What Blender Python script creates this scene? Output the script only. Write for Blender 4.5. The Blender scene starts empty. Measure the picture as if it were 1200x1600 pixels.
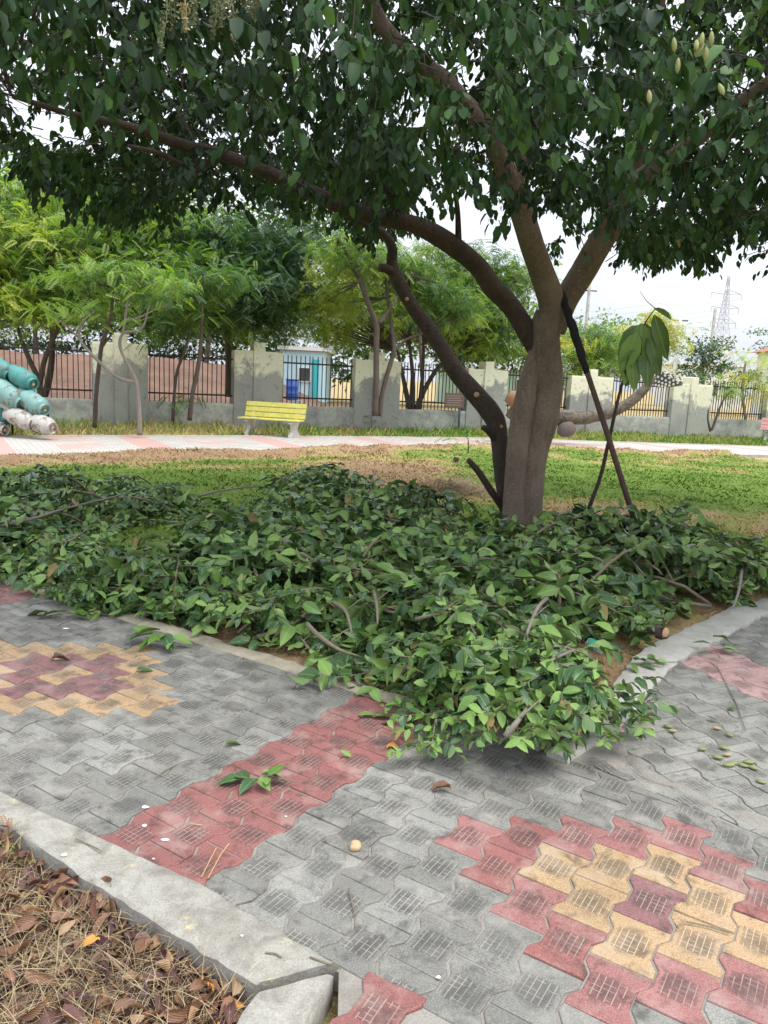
import bpy, bmesh, math, random
import numpy as np
from mathutils import Vector, Matrix
R_ = math.radians
random.seed(7); RNG = np.random.default_rng(11)
SC = bpy.context.scene
COL = SC.collection

# ------------------------------------------------------------------ camera
CAM_H, FPX, PITCH, ROLL = 1.55, 1200.0, R_(9.8), R_(2.8)
_F = Vector((0, math.cos(PITCH), -math.sin(PITCH)))
_U0 = Vector((0, math.sin(PITCH), math.cos(PITCH))); _R0 = Vector((1, 0, 0))
_R = _R0*math.cos(ROLL) + _U0*math.sin(ROLL)
_U = _U0*math.cos(ROLL) - _R0*math.sin(ROLL)
cam_d = bpy.data.cameras.new('camera'); cam = bpy.data.objects.new('camera', cam_d); COL.objects.link(cam)
cam_d.sensor_fit = 'VERTICAL'; cam_d.sensor_height = 36.0; cam_d.lens = 36.0*FPX/1600.0
cam_d.clip_start = 0.05; cam_d.clip_end = 3000
m3 = Matrix((_R, _U, -_F)).transposed()
cam.matrix_world = Matrix.Translation((0, 0, CAM_H)) @ m3.to_4x4()
SC.camera = cam

# ------------------------------------------------------------------ sky, sun, exposure
SUN_EL, SUN_AZ = R_(64), R_(112)          # azimuth from +Y towards +X; a hazy sun stands high behind the camera, to the right
W = bpy.data.worlds.new('World'); SC.world = W; W.use_nodes = True
wn = W.node_tree; wn.nodes.clear()
def wN(t, **k):
    n = wn.nodes.new(t)
    for a, b in k.items(): setattr(n, a, b)
    return n
sky = wN('ShaderNodeTexSky', sky_type='NISHITA', sun_disc=False, sun_elevation=SUN_EL, sun_rotation=SUN_AZ, air_density=1.0, dust_density=1.5, ozone_density=1.0)
tc = wN('ShaderNodeTexCoord'); mp = wN('ShaderNodeMapping'); mp.inputs['Scale'].default_value = (1.2, 1.2, 3.0)
nz = wN('ShaderNodeTexNoise'); nz.inputs['Scale'].default_value = 1.6; nz.inputs['Detail'].default_value = 6; nz.inputs['Roughness'].default_value = .55
rp = wN('ShaderNodeValToRGB'); rp.color_ramp.elements[0].position = .30; rp.color_ramp.elements[1].position = .62
rp.color_ramp.elements[0].color = (.62, .62, .62, 1); rp.color_ramp.elements[1].color = (.97, .97, .97, 1)
mx = wN('ShaderNodeMix', data_type='RGBA'); mx.inputs[7].default_value = (12.9, 13.6, 15.0, 1)
bg = wN('ShaderNodeBackground'); bg.inputs['Strength'].default_value = 0.088
out = wN('ShaderNodeOutputWorld')
wn.links.new(tc.outputs['Generated'], mp.inputs[0]); wn.links.new(mp.outputs[0], nz.inputs['Vector'])
wn.links.new(nz.outputs[0], rp.inputs[0]); wn.links.new(rp.outputs[0], mx.inputs[0])
# an overcast sky is about three times as bright overhead as at the horizon
sx_ = wN('ShaderNodeSeparateXYZ'); wn.links.new(tc.outputs['Generated'], sx_.inputs[0])
ma = wN('ShaderNodeMath', operation='MULTIPLY_ADD', use_clamp=False); ma.inputs[1].default_value = .92; ma.inputs[2].default_value = .47; wn.links.new(sx_.outputs[2], ma.inputs[0])
mm_ = wN('ShaderNodeMath', operation='MAXIMUM'); mm_.inputs[1].default_value = .47; wn.links.new(ma.outputs[0], mm_.inputs[0])
vm = wN('ShaderNodeVectorMath', operation='SCALE'); wn.links.new(mx.outputs[2], vm.inputs[0]); wn.links.new(mm_.outputs[0], vm.inputs['Scale'])
wn.links.new(sky.outputs[0], mx.inputs[6]); wn.links.new(vm.outputs[0], bg.inputs[0]); wn.links.new(bg.outputs[0], out.inputs[0])
sun_d = bpy.data.lights.new('sun', 'SUN'); sun = bpy.data.objects.new('sun', sun_d); COL.objects.link(sun)
sun_d.energy = 1.5; sun_d.angle = R_(26); sun_d.color = (1, .96, .9)
sd = Vector((math.sin(SUN_AZ)*math.cos(SUN_EL), math.cos(SUN_AZ)*math.cos(SUN_EL), math.sin(SUN_EL)))
sun.rotation_euler = sd.to_track_quat('Z', 'Y').to_euler()
SC.view_settings.view_transform = 'Standard'; SC.view_settings.look = 'None'
SC.view_settings.exposure = 0.78; SC.view_settings.gamma = 1.0; SC.view_settings.use_curve_mapping = False
SC.render.engine = 'CYCLES'
try:
    SC.cycles.max_bounces = 8; SC.cycles.diffuse_bounces = 3; SC.cycles.glossy_bounces = 2; SC.cycles.transmission_bounces = 4; SC.cycles.transparent_max_bounces = 8
except Exception: pass

# ------------------------------------------------------------------ picture <-> place
def ray(x, y): return _F + _R*((x-600)/FPX) - _U*((y-800)/FPX)
def gnd(x, y, z=0.0):
    d = ray(x, y); t = (z-CAM_H)/d.z; return Vector((d.x*t, d.y*t, z))
def at(x, y, Y):
    d = ray(x, y); t = Y/d.y; return Vector((d.x*t, d.y*t, d.z*t+CAM_H))
def proj(p):
    d = Vector(p)-Vector((0, 0, CAM_H)); z = d.dot(_F)
    if z < .05: return (-9999, -9999)
    return 600+FPX*d.dot(_R)/z, 800-FPX*d.dot(_U)/z
_Rn, _Un, _Fn = (np.array(v) for v in (_R, _U, _F))
def projn(P):
    d = P-np.array([0, 0, CAM_H]); z = d@_Fn; zz = np.where(z < .05, np.nan, z)
    return 600+FPX*(d@_Rn)/zz, 800-FPX*(d@_Un)/zz, z
_perm = np.random.default_rng(3).random((64, 64))
def vnoise(x, y, s=1.0, o=0):
    x = np.asarray(x, float)*s+17.3+o*7.7; y = np.asarray(y, float)*s+5.1+o*3.3
    xi = np.floor(x).astype(int); yi = np.floor(y).astype(int); fx = x-xi; fy = y-yi
    fx = fx*fx*(3-2*fx); fy = fy*fy*(3-2*fy)
    g = lambda a, b: _perm[a % 64, b % 64]
    return (g(xi, yi)*(1-fx)+g(xi+1, yi)*fx)*(1-fy)+(g(xi, yi+1)*(1-fx)+g(xi+1, yi+1)*fx)*fy
def in_poly(x, y, poly):
    x = np.asarray(x, float); y = np.asarray(y, float); r = np.zeros(x.shape, bool); n = len(poly)
    for i in range(n):
        x0, y0 = poly[i]; x1, y1 = poly[(i+1) % n]
        c = ((y0 > y) != (y1 > y)) & (x < (x1-x0)*(y-y0)/((y1-y0) if y1 != y0 else 1e-9)+x0)
        r ^= c
    return r

# ------------------------------------------------------------------ materials
class NT:
    def __init__(s, name):
        s.m = bpy.data.materials.new(name); s.m.use_nodes = True; s.t = s.m.node_tree; s.t.nodes.clear()
        s.out = s.n('ShaderNodeOutputMaterial'); s.b = s.n('ShaderNodeBsdfPrincipled'); s.l(s.b.outputs[0], s.out.inputs[0])
    def n(s, t, **k):
        n = s.t.nodes.new(t)
        for a, b in k.items(): setattr(n, a, b)
        return n
    def l(s, a, b): s.t.links.new(a, b)
    def noise(s, scale, detail=4, rough=.55, coord=None, dist=0):
        n = s.n('ShaderNodeTexNoise'); n.inputs['Scale'].default_value = scale; n.inputs['Detail'].default_value = detail
        n.inputs['Roughness'].default_value = rough; n.inputs['Distortion'].default_value = dist
        if coord is not None: s.l(coord, n.inputs['Vector'])
        return n.outputs[0]
    def ramp(s, fac, stops):
        r = s.n('ShaderNodeValToRGB'); e = r.color_ramp.elements
        while len(e) < len(stops): e.new(.5)
        for i, (p, c) in enumerate(stops):
            e[i].position = p; e[i].color = (*c, 1) if len(c) == 3 else c
        s.l(fac, r.inputs[0]); return r.outputs[0]
    def mix(s, f, a, b, mode='MIX'):
        m = s.n('ShaderNodeMix', data_type='RGBA', blend_type=mode)
        for v, i in ((f, 0), (a, 6), (b, 7)):
            if hasattr(v, 'links'): s.l(v, m.inputs[i])
            else: m.inputs[i].default_value = v if i == 0 else (*v, 1) if len(v) == 3 else v
        return m.outputs[2]
    def math(s, op, a, b=None, c=None):
        m = s.n('ShaderNodeMath', operation=op)
        for i, v in enumerate((a, b, c)):
            if v is None: continue
            if hasattr(v, 'links'): s.l(v, m.inputs[i])
            else: m.inputs[i].default_value = v
        return m.outputs[0]
    def obj(s): return s.n('ShaderNodeTexCoord').outputs['Object']
    def pos(s): return s.n('ShaderNodeNewGeometry').outputs['Position']
    def bump(s, h, dist=.005, strength=.6):
        b = s.n('ShaderNodeBump'); b.inputs['Distance'].default_value = dist; b.inputs['Strength'].default_value = strength
        s.l(h, b.inputs['Height']); s.l(b.outputs[0], s.b.inputs['Normal'])
    def base(s, c):
        if hasattr(c, 'links'): s.l(c, s.b.inputs['Base Color'])
        else: s.b.inputs['Base Color'].default_value = (*c, 1)
    def rough(s, r):
        if hasattr(r, 'links'): s.l(r, s.b.inputs['Roughness'])
        else: s.b.inputs['Roughness'].default_value = r
C3 = lambda c, k: tuple(v*k for v in c)

def mat_simple(name, c, rough=.7, var=.25, scale=8, metal=0, bump=.002, world=False, spec=.5):
    t = NT(name); v = t.pos() if world else t.obj()
    n = t.noise(scale, 5, .6, v); n2 = t.noise(scale*5, 3, .6, v)
    f = t.mix(.4, t.ramp(n, [(.25, (0,)*3), (.75, (1,)*3)]), n2)
    t.base(t.mix(f, C3(c, 1-var), C3(c, 1+var))); t.rough(rough); t.b.inputs['Metallic'].default_value = metal
    t.b.inputs['Specular IOR Level'].default_value = spec
    t.bump(n2, bump); return t.m

def mat_leaf(name, top, under, rough=.38, trans=.0, vein=True):
    t = NT(name); g = t.n('ShaderNodeNewGeometry'); oi = t.n('ShaderNodeObjectInfo')
    n = t.noise(9, 3, .6, g.outputs['Position'])
    k = t.math('ADD', t.math('MULTIPLY', n, .8), t.math('MULTIPLY', oi.outputs['Random'], .45))
    a = t.mix(k, C3(top, .60), C3(top, 1.45)); b = t.mix(k, C3(under, .75), C3(under, 1.3))
    if vein:
        uv = t.n('ShaderNodeUVMap'); sx = t.n('ShaderNodeSeparateXYZ'); t.l(uv.outputs[0], sx.inputs[0])
        ay = t.math('ABSOLUTE', sx.outputs[1])
        w = t.math('SINE', t.math('MULTIPLY', t.math('SUBTRACT', sx.outputs[0], t.math('MULTIPLY', ay, .55)), 50))
        side = t.math('GREATER_THAN', w, .93); mid = t.math('LESS_THAN', ay, .07)
        v = t.math('MAXIMUM', t.math('MULTIPLY', side, .35), t.math('MULTIPLY', mid, .7))
        a = t.mix(v, a, C3(under, 1.3))
        t.bump(t.math('MULTIPLY', w, .5), .0016, .5)
    col = t.mix(g.outputs['Backfacing'], a, b); t.base(col)
    t.rough(t.mix(g.outputs['Backfacing'], (rough,)*3, (.65,)*3))
    if trans:
        tr = t.n('ShaderNodeBsdfTranslucent'); ms = t.n('ShaderNodeMixShader'); ms.inputs[0].default_value = trans
        cc = t.mix(1.0, col, (1.3, 1.6, .5), 'MULTIPLY'); t.l(cc, tr.inputs[0])
        t.l(t.b.outputs[0], ms.inputs[1]); t.l(tr.outputs[0], ms.inputs[2]); t.l(ms.outputs[0], t.out.inputs[0])
    return t.m

def mat_bark(name, c1, c2, c3, sc=1.0, bump=.012):
    t = NT(name); o = t.pos(); m = t.n('ShaderNodeMapping'); m.inputs['Scale'].default_value = (6*sc, 6*sc, 1.3*sc); t.l(o, m.inputs[0])
    n = t.noise(2.2, 7, .65, m.outputs[0], .6); n2 = t.noise(14*sc, 5, .7, o); n3 = t.noise(1.6*sc, 3, .5, o)
    m2 = t.n('ShaderNodeMapping'); m2.inputs['Scale'].default_value = (14*sc, 14*sc, 40*sc); t.l(o, m2.inputs[0])
    n4 = t.noise(1.0, 3, .6, m2.outputs[0], 1.2)
    a = t.mix(t.ramp(n, [(.3, (0,)*3), (.7, (1,)*3)]), c1, c2)
    a = t.mix(t.math('MULTIPLY', t.ramp(n3, [(.45, (0,)*3), (.7, (1,)*3)]), .6), a, c3)
    a = t.mix(t.ramp(n4, [(.60, (0,)*3), (.68, (.8,)*3)]), a, C3(c3, 1.5)); n6 = t.noise(30*sc, 3, .7, m.outputs[0]); a = t.mix(t.ramp(n6, [(.34, (.75,)*3), (.46, (0,)*3)]), a, C3(c1, .45))
    a = t.mix(.45, a, t.mix(n2, C3(c1, .6), C3(c2, 1.3))); t.base(a); t.rough(.88)
    t.bump(t.math('ADD', t.math('MULTIPLY', n, .7), t.math('ADD', t.math('MULTIPLY', n2, .35), t.math('MULTIPLY', n4, .3))), bump, .9); return t.m

def mat_paver(name, c):
    t = NT(name); uv = t.n('ShaderNodeUVMap'); s = t.n('ShaderNodeSeparateXYZ'); t.l(uv.outputs[0], s.inputs[0])
    P = t.pos(); oi = t.n('ShaderNodeObjectInfo').outputs['Random']
    u, v = s.outputs[0], s.outputs[1]; M = t.math
    def lines(q, half, pitch, w):
        f = M('ABSOLUTE', M('SUBTRACT', M('MODULO', M('ADD', q, pitch*10.5), pitch), pitch/2))
        return M('LESS_THAN', f, w)
    inu = M('LESS_THAN', M('ABSOLUTE', u), .0480); inv = M('LESS_THAN', M('ABSOLUTE', v), .0465); box = M('MULTIPLY', inu, inv)
    lu = lines(u, .048, .0190, .0014); lv = lines(v, .0465, .0186, .0011)
    ngr = t.noise(26, 2, .5, P)
    lu2 = M('MULTIPLY', lu, M('GREATER_THAN', ngr, .36)); lv2 = M('MULTIPLY', lv, M('GREATER_THAN', ngr, .50))
    gr = M('MULTIPLY', M('MAXIMUM', lu2, lv2), box)
    n1 = t.noise(2.3, 5, .6, P); n2 = t.noise(45, 4, .65, P); n3 = t.noise(8, 4, .6, P, .4); n5 = t.noise(260, 2, .7, P)
    base = t.mix(t.ramp(n1, [(.3, (0,)*3), (.7, (1,)*3)]), C3(c, .78), C3(c, 1.22))
    base = t.mix(M('MULTIPLY', oi, .40), base, C3(c, .62))
    base = t.mix(t.math('MULTIPLY', n2, .35), base, C3(c, 1.5))
    grain = t.ramp(n5, [(.35, (.55,)*3), (.65, (1.35,)*3)]); base = t.mix(.9, base, grain, 'MULTIPLY')
    # dirt settled in the sunk centre and in patches
    rr = M('ADD', M('POWER', M('DIVIDE', u, .055), 2.0), M('POWER', M('DIVIDE', v, .060), 2.0))
    cen0 = None
    cen = t.ramp(M('ADD', rr, M('MULTIPLY', M('SUBTRACT', n3, .5), 6.5)), [(.1, (1,)*3), (1.7, (0,)*3)])
    kk = t.n('ShaderNodeClamp'); t.l(M('MULTIPLY', cen, M('SUBTRACT', M('MULTIPLY', t.noise(4, 3, .6, P), 2.1), .5)), kk.inputs[0]); base = t.mix(kk.outputs[0], base, t.mix(.5, C3(c, .33), (.055, .052, .045)))
    n7 = t.noise(17, 5, .7, P, .3); sp = t.ramp(M('ADD', M('MULTIPLY', n3, .45), M('MULTIPLY', n7, .55)), [(.52, (0,)*3), (.62, (.75,)*3)]); base = t.mix(sp, base, t.mix(.5, C3(c, .38), (.055, .05, .042)))
    pale = t.ramp(t.noise(5.5, 5, .7, P), [(.50, (0,)*3), (.70, (.75,)*3)]); base = t.mix(pale, base, t.mix(.45, c, (.50, .47, .40)))
    ed = t.ramp(M('ADD', M('MULTIPLY', M('ABSOLUTE', v), 9.0), M('MULTIPLY', n3, .35)), [(1.05, (0,)*3), (1.16, (.35,)*3)]); base = t.mix(ed, base, (.11, .10, .085))
    base = t.mix(M('MULTIPLY', M('MULTIPLY', box, M('SUBTRACT', 1.0, gr)), M('MULTIPLY', t.noise(3.3, 3, .6, P), .75)), base, t.mix(.5, C3(c, .4), (.06, .056, .05)))
    wv = t.ramp(t.noise(3.7, 3, .6, P), [(.36, (.10,)*3), (.56, (.72,)*3)]); base = t.mix(M('MULTIPLY', gr, wv), base, t.mix(.5, C3(c, 1.5), (.50, .46, .38)))
    t.base(base); t.rough(t.ramp(n3, [(.3, (.55,)*3), (.7, (.85,)*3)]))
    h = M('SUBTRACT', M('MULTIPLY', n2, .5), M('MULTIPLY', M('MULTIPLY', M('MAXIMUM', lu, lv), box), 1.2))
    t.bump(M('ADD', h, M('MULTIPLY', n5, .3)), .0025, .7); return t.m

def mat_concrete(name, c, dirt=(.10, .09, .075), pale=None, s=1.0, amt=.5, yellow=None):
    t = NT(name); P = t.pos(); n1 = t.noise(3*s, 6, .65, P); n2 = t.noise(30*s, 4, .7, P); n3 = t.noise(9*s, 5, .65, P, .5); n4 = t.noise(180*s, 2, .7, P)
    b = t.mix(n1, C3(c, .75), C3(c, 1.25)); b = t.mix(t.ramp(n3, [(.44, (0,)*3), (.66, (amt,)*3)]), b, dirt); b = t.mix(t.ramp(t.noise(2.1*s, 6, .75, P, .8), [(.52, (0,)*3), (.60, (amt*.6,)*3)]), b, C3(dirt, 1.4)); b = t.mix(t.ramp(t.noise(60*s, 3, .6, P), [(.66, (0,)*3), (.72, (.8,)*3)]), b, C3(dirt, .5))
    b = t.mix(t.math('MULTIPLY', n2, .4), b, C3(c, 1.35))
    if yellow: b = t.mix(t.ramp(t.noise(7*s, 6, .8, P, .6), [(.60, (0,)*3), (.66, (.55,)*3)]), b, yellow)
    b = t.mix(.7, b, t.ramp(n4, [(.35, (.75,)*3), (.65, (1.2,)*3)]), 'MULTIPLY')
    t.base(b); t.rough(.85); t.bump(t.math('ADD', n2, t.math('MULTIPLY', n3, .8)), .006, .7); return t.m

MT = {}
MT['leaf_dark'] = mat_leaf('leaf_dark', (.032, .080, .018), (.125, .20, .06), .24)
MT['leaf_mid'] = mat_leaf('leaf_mid', (.080, .160, .026), (.15, .24, .06), .28)
MT['leaf_blue'] = mat_leaf('leaf_blue', (.036, .090, .030), (.12, .19, .075), .20)
MT['leaf_pale'] = mat_leaf('leaf_pale', (.15, .26, .055), (.20, .30, .09), .48)
MT['leaf_yellow'] = mat_leaf('leaf_yellow', (.20, .15, .045), (.26, .20, .08), .6)
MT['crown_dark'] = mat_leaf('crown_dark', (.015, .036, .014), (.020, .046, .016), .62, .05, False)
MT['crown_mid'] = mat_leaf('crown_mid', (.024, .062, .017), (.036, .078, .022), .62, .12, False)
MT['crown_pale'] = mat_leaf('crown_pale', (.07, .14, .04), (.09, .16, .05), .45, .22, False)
MT['fern_yellow'] = mat_leaf('fern_yellow', (.37, .41, .075), (.34, .37, .09), .6, .35, False)
MT['fern_lime'] = mat_leaf('fern_lime', (.21, .30, .065), (.20, .28, .075), .6, .35, False)
MT['fern_green'] = mat_leaf('fern_green', (.075, .15, .042), (.085, .15, .055), .6, .28, False)
MT['fern_deep'] = mat_leaf('fern_deep', (.024, .062, .026), (.045, .085, .035), .6, .22, False)
MT['fern_gold'] = mat_leaf('fern_gold', (.42, .36, .05), (.38, .34, .07), .6, .35, False)
for k_ in ('crown_dark', 'crown_mid', 'crown_pale'): MT[k_].node_tree.nodes['Principled BSDF'].inputs['Specular IOR Level'].default_value = .28
MT['bark'] = mat_bark('bark', (.105, .075, .055), (.31, .235, .18), (.42, .34, .27), 1.8, .06)
MT['bark_dark'] = mat_bark('bark_dark', (.026, .018, .014), (.090, .063, .048), (.14, .10, .08), 1.6, .05)
MT['bark_pale'] = mat_bark('bark_pale', (.15, .125, .105), (.28, .24, .21), (.35, .31, .27), 2)
MT['bark_bg'] = mat_bark('bark_bg', (.045, .035, .028), (.12, .09, .07), (.18, .14, .11), 2)
MT['twig'] = mat_bark('twig', (.10, .08, .05), (.24, .20, .14), (.32, .27, .19), 4, .002)
MT['twig_green'] = mat_simple('twig_green', (.10, .15, .045), .6)
MT['cut_wood'] = mat_simple('cut_wood', (.48, .30, .17), .8, .3, 30)
GREY = (.200, .194, .170)
MT['paver_grey'] = mat_paver('paver_grey', GREY)
MT['paver_pale'] = mat_paver('paver_pale', (.26, .254, .226))
MT['paver_red'] = mat_paver('paver_red', (.265, .105, .092))
MT['paver_pink'] = mat_paver('paver_pink', (.30, .135, .122))
MT['paver_rose'] = mat_paver('paver_rose', (.44, .27, .25))
MT['paver_yellow'] = mat_paver('paver_yellow', (.41, .275, .15))
MT['paver_purple'] = mat_paver('paver_purple', (.225, .108, .105))
MT['cement'] = mat_concrete('cement', (.27, .25, .215), (.13, .115, .09), amt=.55)
MT['kerb'] = mat_concrete('kerb', (.33, .315, .27), (.12, .105, .085), amt=.8, yellow=(.62, .52, .27))
MT['kerb_white'] = mat_concrete('kerb_white', (.41, .40, .355), (.22, .20, .16), amt=.5)
MT['kerb_tan'] = mat_concrete('kerb_tan', (.36, .32, .235), (.15, .13, .09), amt=.5)

# ------------------------------------------------------------------ object helpers
def tag(o, label=None, cat=None, group=None, kind=None):
    if label: o['label'] = label
    if cat: o['category'] = cat
    if group: o['group'] = group
    if kind: o['kind'] = kind
    return o
def empty(name, loc=(0, 0, 0), rz=0, label=None, cat=None, group=None, kind=None):
    o = bpy.data.objects.new(name, None); COL.objects.link(o); o.location = loc; o.rotation_euler = (0, 0, rz); o.empty_display_size = .1
    return tag(o, label, cat, group, kind)
def mesh_np(name, V, F, mats, mi=None, smooth=False, uv=None):
    """V (n,3); F list of faces or (m,k) array"""
    me = bpy.data.meshes.new(name)
    V = np.asarray(V, np.float32)
    if isinstance(F, np.ndarray):
        m, k = F.shape; me.vertices.add(len(V)); me.vertices.foreach_set('co', V.ravel())
        me.loops.add(m*k); me.loops.foreach_set('vertex_index', F.astype(np.int32).ravel())
        me.polygons.add(m); me.polygons.foreach_set('loop_start', np.arange(0, m*k, k, dtype=np.int32))
        try: me.polygons.foreach_set('loop_total', np.full(m, k, np.int32))
        except Exception: pass
    else:
        me.from_pydata([tuple(map(float, v)) for v in V], [], [tuple(int(i) for i in f) for f in F])
    for mm in (mats if isinstance(mats, (list, tuple)) else [mats]): me.materials.append(mm)
    if mi is not None: me.polygons.foreach_set('material_index', np.asarray(mi, np.int32))
    if smooth: me.polygons.foreach_set('use_smooth', np.ones(len(me.polygons), bool))
    if uv is not None:
        l = me.uv_layers.new(name='UVMap'); idx = np.empty(len(me.loops), np.int32); me.loops.foreach_get('vertex_index', idx)
        l.data.foreach_set('uv', np.asarray(uv, np.float32)[idx].ravel())
    me.update(calc_edges=True); return me
def link(name, me, parent=None, loc=None, rz=None, mat=None):
    o = bpy.data.objects.new(name, me); COL.objects.link(o)
    if parent is not None: o.parent = parent
    if loc is not None: o.location = loc
    if rz is not None: o.rotation_euler = (0, 0, rz)
    if mat is not None: o.matrix_basis = mat
    return o
class MB:
    def __init__(s): s.v = []; s.f = []; s.sm = False
    def add(s, v, f):
        n = len(s.v); s.v += [tuple(p) for p in v]; s.f += [tuple(i+n for i in q) for q in f]; return s
    def box(s, c, d, rz=0, M=None):
        x, y, z = d[0]/2, d[1]/2, d[2]/2
        v = [Vector((a*x, b*y, e*z)) for a in (-1, 1) for b in (-1, 1) for e in (-1, 1)]
        R = M if M is not None else Matrix.Rotation(rz, 3, 'Z')
        v = [R @ p+Vector(c) for p in v]
        return s.add(v, [(0, 1, 3, 2), (4, 6, 7, 5), (0, 4, 5, 1), (2, 3, 7, 6), (0, 2, 6, 4), (1, 5, 7, 3)])
    def tube(s, pts, rad, n=8, cap=True, wob=0, seed=0):
        pts = [Vector(p) for p in pts]; N = len(pts); rr = rad if hasattr(rad, '__len__') else [rad]*N
        t = [(pts[min(i+1, N-1)]-pts[max(i-1, 0)]).normalized() for i in range(N)]
        up = Vector((0, 0, 1)) if abs(t[0].z) < .9 else Vector((1, 0, 0)); a = t[0].cross(up).normalized(); rs = random.Random(seed)
        vs = []
        for i in range(N):
            a = (a-t[i]*a.dot(t[i])).normalized(); b = t[i].cross(a)
            for k in range(n):
                q = 2*math.pi*k/n; r = rr[i]*(1+wob*(rs.random()-.5)); vs.append(pts[i]+(a*math.cos(q)+b*math.sin(q))*r)
        fs = [(i*n+k, i*n+(k+1) % n, (i+1)*n+(k+1) % n, (i+1)*n+k) for i in range(N-1) for k in range(n)]
        if cap: fs += [tuple(range(n))[::-1], tuple((N-1)*n+k for k in range(n))]
        return s.add(vs, fs)
    def lathe(s, prof, n=20, M=None, cap=True):
        vs = []; M = M or Matrix.Identity(4)
        for r, z in prof:
            for k in range(n): vs.append(M @ Vector((r*math.cos(2*math.pi*k/n), r*math.sin(2*math.pi*k/n), z)))
        N = len(prof)
        fs = [(i*n+k, i*n+(k+1) % n, (i+1)*n+(k+1) % n, (i+1)*n+k) for i in range(N-1) for k in range(n)]
        if cap: fs += [tuple(range(n))[::-1], tuple((N-1)*n+k for k in range(n))]
        return s.add(vs, fs)
    def mesh(s, name, mat, smooth=False): return mesh_np(name, np.array(s.v), s.f, mat, smooth=smooth)
    def build(s, name, mat, parent=None, smooth=False, loc=None, rz=None): return link(name, s.mesh(name, mat, smooth), parent, loc, rz)
def bevel(o, w=.01, seg=2):
    m = o.modifiers.new('bevel', 'BEVEL'); m.width = w; m.segments = seg; m.limit_method = 'ANGLE'; return o
def smooth_path(pts, rad, sub=4):
    """Catmull-Rom through points and radii"""
    P = [Vector(p) for p in pts]; n = len(P); op = []; orr = []
    for i in range(n-1):
        p0 = P[max(i-1, 0)]; p1 = P[i]; p2 = P[i+1]; p3 = P[min(i+2, n-1)]
        for k in range(sub):
            t = k/sub
            op.append(.5*((2*p1)+(p2-p0)*t+(2*p0-5*p1+4*p2-p3)*t*t+(3*p1-p0-3*p2+p3)*t**3)); orr.append(rad[i]*(1-t)+rad[i+1]*t)
    op.append(P[-1]); orr.append(rad[-1]); return op, orr

# ------------------------------------------------------------------ the ground
KIN = [(-4.0, 4.17), (-1.24, 2.375), (-.67, 1.985), (-.265, 1.725)]
KOUT = [(-4.0, 4.15+.16), (-1.33, 2.56), (-.53, 2.13), (-.06, 1.81)]
def line_fn(p, q):  # >0 left of p->q
    n = (-(q[1]-p[1]), q[0]-p[0]); L = math.hypot(*n); n = (n[0]/L, n[1]/L)
    return lambda x, y: (x-p[0])*n[0]+(y-p[1])*n[1]
f_kerb = line_fn((-1.33, 2.56), (-.06, 1.81))       # >0: pavement side (away from camera)
f_bed = line_fn((-2.7, 5.28), (.17, 3.46))           # >0: bed side
f_seam = line_fn((.85, 3.05), (1.43, 2.52))          # >0: right path side
RB = [(.74, 3.06), (.98, 3.36), (1.28, 3.92), (1.58, 4.43), (2.08, 4.95), (2.6, 5.50), (3.04, 5.82), (3.7, 6.2), (4.6, 6.6), (6.5, 7.2)]
BED = [(-14, 12.45), (-2.7, 5.28), (.74, 3.08)]+RB[1:]+[(9, 8), (9, 30), (-14, 30)]
PATH_NEAR = [gnd(-60, 719), gnd(0, 715), gnd(200, 710), gnd(400, 705), gnd(560, 701.5), gnd(720, 700), gnd(900, 703), gnd(1200, 712), gnd(1300, 717)]
PATH_FAR = [gnd(-60, 683), gnd(0, 683), gnd(200, 682.5), gnd(400, 683), gnd(560, 684), gnd(740, 685.5), gnd(900, 690), gnd(1200, 699), gnd(1300, 703)]
def ground_h(x, y):
    x = np.asarray(x, float); y = np.asarray(y, float)
    inbed = in_poly(x, y, BED)
    n = vnoise(x, y, 1.1)*.05+vnoise(x, y, 4, 1)*.03+vnoise(x, y, .35, 2)*.08
    h = -.05+n*np.clip((y-4)/6, .15, 1)
    h = np.where(inbed, h, -.10)
    lit = f_kerb(x, y) < -.04
    h = np.where(~inbed & lit & (y < 5), -.088+.02*vnoise(x, y, 5, 4), h)
    near = np.interp(x, [p.x for p in PATH_NEAR], [p.y for p in PATH_NEAR]); far = np.interp(x, [p.x for p in PATH_FAR], [p.y for p in PATH_FAR])
    onp = (y > near-.1) & (y < far+.1); h = np.where(onp, -.06, h)
    # a loose ridge of dry turf along the near edge of the far path
    h += np.where((y < near-.05), .09*np.exp(-((y-near+.55)/.35)**2)*(.4+vnoise(x, y, 2.2, 5)), 0)
    h = np.where(y > 25, h*.6, h)
    return h
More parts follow.
